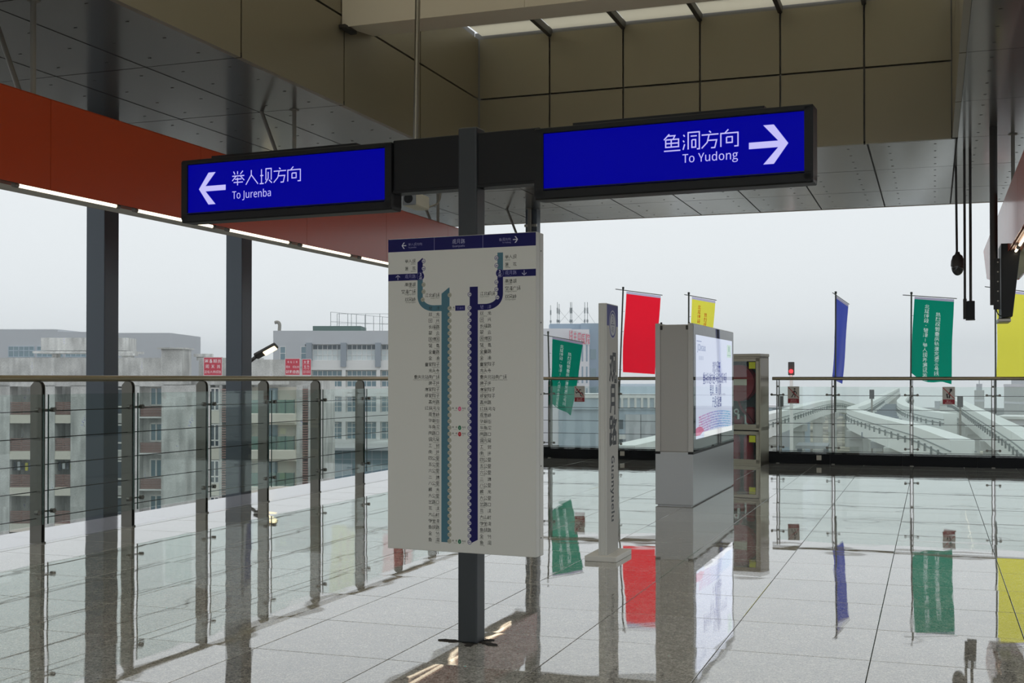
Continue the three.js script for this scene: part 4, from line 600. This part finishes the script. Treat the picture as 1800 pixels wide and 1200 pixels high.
// a building whose front faces the station: local x to the right, local z towards the viewer
function building(name, label, d, turn = AX) { const [x, z] = out(d, 0); return thing(name, label, 'building', [x, 0, z], turn); }
function windowUnit(b, x0, x1, y0, y1, z, cols, rows, frameM = M.winFrame, glassM = M.winGlass, fr = 0.08) {
  const g = []; for (let i = 0; i <= cols; i++) g.push(B(fr, y1 - y0, 0.12, x0 + (x1 - x0) * i / cols, (y0 + y1) / 2, z)); for (const r of rows) g.push(B(x1 - x0, fr, 0.12, (x0 + x1) / 2, y0 + (y1 - y0) * r, z));
  const w = part('window', g, frameM, b); part('pane', [B(x1 - x0, y1 - y0, 0.05, (x0 + x1) / 2, (y0 + y1) / 2, z - 0.03)], glassM, w); return w;
}
{
  const b = building('apartment_building', 'weathered grey concrete apartment block with brown louvred balconies, nearest on the left', 98), P = 2.97, bot = -13;
  const uvm = (g) => { const p = g.attributes.position, n = g.attributes.normal, u = g.attributes.uv; for (let i = 0; i < p.count; i++) { const ax = Math.abs(n.getX(i)), ay = Math.abs(n.getY(i)); u.setXY(i, ax > 0.5 ? p.getZ(i) : p.getX(i), ay > 0.5 ? p.getZ(i) : p.getY(i)); } return g; };
  const C = (...a) => uvm(span(...a)), cw = M.concrete;
  part('core', [C(-52, -16.6, bot, 1.5, -14, -2.4)], M.concrete, b);
  part('parapet', [C(-52, -28.5, 0.85, 3.2, -1.7, 0), C(-25.7, -20.7, 1.0, 3.2, -1.7, 0), C(-22, -18.6, 1.0, 3.05, -1.7, 0.3)], cw, b);
  part('stair_tower', [C(-28.6, -26.9, 1, 3.9, -2.2, 0.6), C(-28.9, -26.7, 3.9, 4.02, -2.4, 0.8)], cw, b);
  part('roof_house', [C(-42.2, -34.6, 4.0, 5.15, -12, -9), C(-42.8, -34.0, 3.75, 3.95, -12.4, -8.6), C(-41.6, -41.2, 1.4, 3.8, -11, -10), C(-38.4, -38, 1.4, 3.8, -11, -10), C(-35.3, -34.9, 1.4, 3.8, -11, -10)], M.concrete, b);
  part('roof_vent', [C(-26.4, -25.0, 3.3, 3.55, -2, -1), C(-26.2, -25.3, 3.0, 3.3, -1.8, -1.2)], M.concrete, b); part('roof_vent', [C(-33, -31.6, 3.4, 3.6, -3, -2), C(-32.7, -31.9, 3.1, 3.4, -2.8, -2.2)], M.concrete, b);
  const pier = (x0, x1, z = 0) => part('pier', [C(x0, x1, bot, 0.95, -2.5, z)], cw, b);
  pier(-52, -45.5); pier(-43.5, -41.2); pier(-39.3, -37.5); pier(-36.2, -32.5, 0); pier(-31.4, -30.55); pier(-28.55, -25.7, 0.7); pier(-25.75, -24.75, 0.1); pier(-24.0, -23.78, 0.05); pier(-23.45, -21.5, 0); pier(-17.65, -17.15, 0.2); pier(-16.7, -16.45, 0.1);
  for (let f = 0; f < 5; f++) {
    const y = 0.8 - f * P;
    for (const [x0, x1] of [[-45.5, -43.5], [-41.2, -39.3], [-37.5, -36.2]]) {
      part('spandrel', [C(x0, x1, y - P, y - 2.28, -2.4, -0.05)], M.creamWall, b);
      const lv = part('balcony_louver', [...Array(7)].map((_, i) => span(x0 + 0.03, x1 - 0.03, y - 2.25 + i * 0.15, y - 2.14 + i * 0.15, -0.18, -0.1)), M.louver, b); part('louver_post', [B(0.06, 1.06, 0.1, (x0 + x1) / 2, y - 1.74, -0.14)], M.louver, lv);
      part('loggia', [C(x0, x1, y - 2.3, y, -2.4, -2.3)], M.concrete, b); windowUnit(b, x1 - 0.8, x1 - 0.1, y - 2.1, y - 0.25, -2.25, 2, [0, 1], M.pilaster, M.winGlass, 0.06);
      if (f === 2) for (let k = 0; k < 5; k++) part('laundry', [RB(0.22, 0.5 + 0.3 * rnd(), 0.06, 0.02, x0 + 0.25 + k * 0.32, y - 0.55 - 0.1 * rnd(), -0.5)], std(['#2e3440', '#c8ccd0', '#3a3f4a', '#d8d04a', '#7f8fae'][k], 0.9), b);
    }
    windowUnit(b, -32.5, -31.5, y - 2.25, y - 0.15, -0.4, 2, [0, 0.3, 1], M.winFrame, M.winDark, 0.12); part('infill', [C(-32.5, -31.4, y - P, y - 2.25, -1.6, -0.45)], cw, b);
    part('bay_wall', [C(-30.55, -28.55, y - P, y, -1.65, -1.0)], M.concrete, b); windowUnit(b, -29.92, -28.97, y - 1.5, y - 0.05, -0.95, 2, [0, 1], M.winFrame, M.winGlass, 0.12);
    part('balcony_louver', [...Array(6)].map((_, i) => span(-30.5, -28.6, y - 2.4 + i * 0.14, y - 2.29 + i * 0.14, -0.2, -0.12)), M.louver, b); part('balcony_slab', [span(-30.55, -28.55, y - 2.55, y - 2.43, -1.2, 0.0)], M.palePanel, b);
    windowUnit(b, -24.72, -24.03, y - 1.9, y - 0.1, -0.05, 2, [0, 0.28, 1], M.winFrame, M.winDark, 0.1); part('infill', [C(-24.75, -24.0, y - P, y - 1.9, -0.8, -0.02)], M.creamWall, b);
    part('shutter_strip', [...Array(14)].map((_, i) => span(-23.8, -23.46, y - P + 0.1 + i * 0.2, y - P + 0.22 + i * 0.2, 0.0, 0.06)), M.louver, b); part('shutter_strip', [...Array(14)].map((_, i) => span(-17.2, -16.72, y - P + 0.1 + i * 0.2, y - P + 0.22 + i * 0.2, 0.1, 0.18)), M.louver, b);
    part('balcony', [RB(3.9, 0.85, 1.6, 0.12, -19.6, y - 2.55, -0.2), span(-21.5, -17.65, y - P - 0.1, y - P + 0.05, -1.6, 0.45)], M.creamWall, b);
    const br = part('balcony_rail', [span(-21.4, -17.75, y - 2.15, y - 1.05, 0.48, 0.52)], M.railGreen, b); part('rail_post', [0, 1, 2, 3, 4, 5].map((k) => B(0.05, 1.15, 0.06, -21.4 + k * 0.73, y - 1.58, 0.53)), M.winDark, br);
    part('balcony_wall', [C(-21.5, -17.65, y - P, y, -1.65, -0.9)], M.creamWall, b); windowUnit(b, -20.7, -19.4, y - 2.2, y - 0.1, -0.82, 3, [0, 1], M.pilaster, M.winGlass, 0.06);
  }
  const ad = (x0, x1, y0, y1, lines, label) => {
    const w = x1 - x0, h = y1 - y0, [ox, oz] = out(98, 0), p = V((x0 + x1) / 2, (y0 + y1) / 2, 0.42).applyAxisAngle(V(0, 1, 0), AX).add(V(ox, 0, oz)), t = thing('roof_billboard', label, 'billboard', p.toArray(), AX);
    part('panel', [B(w, h, 0.1, 0, 0, 0)], M.white, t);
    part('print', [plane(w - 0.02, h - 0.02, 0, 0, 0.055)], new THREE.MeshStandardMaterial({ roughness: 0.7, map: canvasTexture(256, 256, (c, W, H) => { c.fillStyle = '#e9cdd2'; c.fillRect(0, 0, W, H); c.fillStyle = '#d5344c'; c.fillRect(8, 8, W - 16, H - 16); lines.forEach(([s, q, g], i) => write(c, s, W / 2, H * (0.21 + i * 0.29), { size: q, gap: g, color: '#f4dfe2', align: 'center', weight: 0.13 })); }) }), t);
  };
  ad(-25.2, -23.65, 1.72, 3.25, [['寒暑期班', 50, 8], ['周末班', 48, 30], ['正在火热招生', 38, 1]], 'red roof billboard with three lines of white writing, left of the second column');
  ad(-18.55, -17.3, 1.75, 3.15, [['号在三末', 34, 14], ['周末 招生班', 34, 4], ['创意绘画', 52, 6]], 'red roof billboard with white writing, right of the street lamp');
  ad(-17.15, -16.4, 1.75, 3.1, [['优秀', 70, 20], ['方力', 70, 20], ['001000', 60, 0]].map(([s, q, g]) => [s === '优秀' ? '大意' : s, q, g]), 'narrow red roof billboard with white writing and digits, at the block corner');
}
{
  const b = building('office_building', 'long pale office block with window bands and grey pilasters, behind the apartment block', 154), rows = [[3.85, 5.85], [0.45, 2.5], [-2.8, -0.85], [-6.3, -4.1]];
  part('body', [span(-30.8, -8, -13, 5.9, -16, -0.6)], M.palePanel, b); part('cornice', [span(-30.8, -8, 5.9, 7.66, -16, 0)], M.greyWall, b); part('end_wall', [span(-30.8, -26.7, 3.0, 5.9, -4, -0.02)], M.greyWall, b);
  rows.forEach(([y0, y1], r) => {
    for (let k = 0; k < 4; k++) { const x0 = -25.75 + k * 4.45, x1 = x0 + 3.75; windowUnit(b, x0, x1, y0, y1, -0.5, 6, [0, 0.35, 0.68, 1], r ? M.winFrame : M.palePanel, r === 0 ? M.blind : M.winGlass, 0.07); if (r > 1) part('ceiling_lamp', [B(0.9, 0.06, 0.1, x0 + 1, y1 - 0.2, -0.48), B(0.9, 0.06, 0.1, x0 + 2.9, y1 - 0.2, -0.48)], M.winFrame, b); if (r === 0) part('transom', [B(3.75, 0.55, 0.06, (x0 + x1) / 2, y1 - 0.3, -0.48)], M.winDark, b); }
    part('sill_band', [span(-26.3, -8, y0 - 1.25, y0 - 0.05, -0.6, r === 3 ? 0.6 : 0.1)], M.palePanel, b);
  });
  for (const x of [-29.9, -27.2]) windowUnit(b, x, x + 0.7, 3.9, 5.6, 0.02, 1, [0, 0.5, 1], M.palePanel, M.winGlass, 0.06);
  for (let k = 0; k < 5; k++) { part('pilaster', [span(-26.5 + k * 4.45, -25.8 + k * 4.45, 3.0, 6.1, -0.5, 0.5)], M.pilaster, b); part('pier', [span(-26.35 + k * 4.45, -25.9 + k * 4.45, -7.6, 3.0, -0.5, 0.2)], M.palePanel, b); part('unit', [span(-26.3 + k * 4.45, -25.9 + k * 4.45, -0.9, -0.2, 0.2, 0.6)], M.winFrame, b); }
  part('plinth', [span(-30.8, -8, -13, -11.6, -0.6, 1.2), span(-30.8, -8, -7.7, -7.4, -0.6, 1.2)], M.greyWall, b); for (let k = 0; k < 6; k++) windowUnit(b, -30.6 + k * 3.8, -27.0 + k * 3.8, -11.6, -7.7, 0.3, 3, [0, 0.7, 1], M.pilaster, M.winGlass, 0.1); part('roof_shelter', [span(-26.2, -19.9, 7.66, 8.4, -9, -3)], M.roofDark, b);
  part('roof_vent', [tube([[-30.2, 7.6, -1], [-30.2, 8.6, -1], [-30.4, 8.8, -1], [-30.8, 8.75, -1]], 0.22, 16, 10)], M.hanger, b);
  const fg = []; for (let k = 0; k <= 9; k++) { fg.push(rod([-24.6 + k * 1.2, 7.66, -8 + k * 0.3], [-24.6 + k * 1.2, 10.5 - k * 0.12, -8 + k * 0.3], 0.04, 6)); fg.push(rod([-24.6 + k * 2, 7.66, -14], [-24.6 + k * 2, 10.6, -14], 0.04, 6)); } for (const y of [0, 1]) { fg.push(rod([-24.6, y ? 10.5 : 9.2, -8], [-13.8, y ? 9.4 : 8.6, -5.3], 0.025, 6)); fg.push(rod([-24.6, y ? 10.6 : 9.2, -14], [-6, y ? 10.6 : 9.2, -14], 0.025, 6)); }
  part('court_fence', fg, M.fence, b); part('fence_net', [span(-24.6, -6, 7.7, 10.5, -14.02, -14)], phys({ color: S('#ffffff'), roughness: 0, transmission: 1, thickness: 0, ior: 1.02 }), b);
}
{
  const b = building('grey_building', 'large plain light-grey hall roofline behind the apartment block at far left', 205);
  part('wall', [span(-100, -73, -13, 9.5, -20, 0), span(-73.2, -59.2, -13, 9.4, -22, -2)], M.greyWall, b); part('roof_step', [span(-100, -78, 9.5, 9.95, -20, 0)], M.greyWall, b);
  for (let k = 0; k < 3; k++) windowUnit(b, -86.4 + k * 4.9, -82 + k * 4.9, 5.2, 7.0, 0.05, 5, [0, 0.6, 1], M.hazePaleBlue, M.winGlass, 0.12);
  for (let k = 0; k < 3; k++) windowUnit(b, -70.2 + k * 1.7, -69.3 + k * 1.7, k === 1 ? 7.2 : 5, k === 1 ? 7.8 : 6.6, -1.95, 1, [0, 1], M.hazePaleBlue, M.winGlass, 0.1);
}
{
  const b = building('tower_building', 'tall white tower with pink roof letters and antennas, behind the left green flag', 260);
  part('front_wall', [span(4, 13, -13, 12.4, -12, -1), span(13, 16.8, -13, 12.2, -10, 0.2)], M.whiteTower, b); part('side_wall', [span(15.2, 20.0, -13, 13.6, -16, -2)], M.hazeBlue, b); part('side_bay', [span(19.5, 21.2, -13, 13.0, -14, -3)], M.hazePaleBlue, b); part('roof_storey', [span(8.4, 19.4, 12.2, 13.6, -12, -4)], M.hazeBlue, b);  // blue of the side and roof storey is painted haze
  for (let f = 0; f < 5; f++) for (let k = 0; k < 4; k++) part('window', [B(0.34, 3.6, 0.1, 13.4 + k * 0.95, 7.0 - f * 4.7, 0.22)], M.hazeBlue, b);
  for (let f = 0; f < 5; f++) { windowUnit(b, 10.2, 11.8, -13 + f * 4.1, -9.6 + f * 4.1, -0.95, 2, [0, 0.5, 1], M.hazePaleBlue, M.hazeBlue, 0.1); part('bay_window', [B(0.1, 2.0, 1.6, 21.25, -10 + f * 4.2, -6), B(1.2, 2.2, 0.1, 17.8, -10 + f * 4.2, -1.95)], M.winGlass, b); }
  [...'城主中医院'].forEach((ch, i) => { const tex = canvasTexture(96, 128, (c, W, H) => { c.fillStyle = '#d8d6da'; c.fillRect(0, 0, W, H); c.strokeStyle = '#e0677c'; c.lineWidth = 14; glyph(c, ch, 8, 8, W - 8, H - 8); }); part('roof_letter', [B(0.86, 2.6 - i * 0.05, 0.12, 12.8 + i * 0.92, 10.75 - i * 0.18, 0.3)], new THREE.MeshStandardMaterial({ map: tex, roughness: 0.8 }), b); });
  for (const [x, h] of [[8.6, 4.3], [10.1, 5], [10.5, 4.6], [13.0, 5], [13.3, 5], [16.2, 5], [16.8, 5]]) part('antenna', [rod([x, 13.5, -6], [x, 13.5 + h, -6], 0.07, 6), rod([x, 13.5 + h * 0.5, -6], [x, 13.5 + h * 0.75, -6], 0.16, 8), rod([x, 13.5 + h * 0.1, -6], [x, 13.5 + h * 0.22, -6], 0.2, 8)], M.fence, b);
  part('stay_wires', [[10.3, 13.2], [13.2, 10.3], [13.2, 16.4], [16.4, 13.2], [16.4, 18.6]].map(([a, c]) => rod([a, 17, -6], [c, 13.6, -6], 0.025, 5)), M.fence, b);
}
{
  const b = building('low_building', 'haze-tinted bluish low-rise block with white balconies, seen between the totem and the kiosk', 190);
  part('wall', [span(8, 30, -13, -3.4, -14, 0), span(8, 30, -3.4, -1.6, -14, 0.6)], M.hazePaleBlue, b); part('roof_terrace', [span(8, 30, -1.6, -1.0, -14, 0.9)], M.palePanel, b); part('roof_house', [span(15, 25, -1.0, 0.6, -14, -5)], M.hazePaleBlue, b);  // wall blue stands in for haze
  for (let k = 0; k < 8; k++) part('roof_post', [span(16.2 + k * 1.05, 16.55 + k * 1.05, -3.2, -1.6, 0.6, 0.9)], M.winFrame, b);
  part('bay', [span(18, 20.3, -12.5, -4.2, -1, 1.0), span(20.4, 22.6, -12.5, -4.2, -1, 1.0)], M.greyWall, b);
  for (const x of [16.2, 22.8]) for (let f = 0; f < 3; f++) { windowUnit(b, x, x + 1.5, -6.6 - f * 3, -5 - f * 3, 0.05, 2, [0, 1], M.hazePaleBlue, M.winDark, 0.1); part('balcony', [span(x - 0.2, x + 1.9, -8.1 - f * 3, -7.4 - f * 3, 0, 0.8)], M.winFrame, b); }
  const c = thing('canopy_roof', 'sloping white canopy roof just beyond the kerb, left of the kiosk', 'roof', [...out(62, 0.12)].flatMap((v, i) => (i ? [-2.6, v] : [v])), AX);
  for (let k = 0; k < 4; k++) { const g = B(9, 0.12, 1.7); g.rotateZ(0.16); g.translate(0, 0, -k * 1.75); part('roof_sheet', [g], M.palePanel, c); } const e = B(9.1, 0.3, 0.14); e.rotateZ(0.16); e.translate(0, -0.05, 0.9); part('gutter', [e], M.greyWall, c); for (const x of [-4, 0, 4]) part('prop', [rod([x, -10.4, 0], [x, x * 0.16, 0], 0.12, 8)], M.hanger, c);
}
// hazy distance: far towers
{
  const far = (d, u, w, hgt, dep, label, spire) => { const [x, z] = out(d, u), t = thing('distant_tower', label, 'building', [x, -13, z], AX + rr(-0.3, 0.3)); part('shaft', [B(w, hgt, dep, 0, hgt / 2, 0)], M.farWall, t); const bd = []; for (let f = 1; f < hgt / 6; f++) bd.push(B(w + 0.2, 0.8, dep + 0.2, 0, f * 6, 0)); part('floor_bands', bd, M.whiteTower, t); part('roof_cap', [B(w * 0.6, 2.5, dep * 0.6, 0, hgt + 1.2, 0)], M.greyWall, t); if (spire) part('spire', [rod([0, hgt, 0], [0, hgt + spire, 0], w * 0.06, 8)], M.greyWall, t); };
  far(460, 0.391, 2.6, 10, 2.6, 'small pointed spire in the haze beneath the right green flag', 4);
  far(420, 0.427, 8, 12.5, 10, 'pale slab tower at the right edge beneath the yellow flag');
  far(400, 0.36, 7, 4.5, 8, 'low pale block in the haze left of the right monorail beam');
}
scene.traverse((o) => { if (o.isMesh) { o.castShadow = o.receiveShadow = true; } });
scene.traverse((o) => { delete o.userData.names; });
renderer.render(scene, camera);
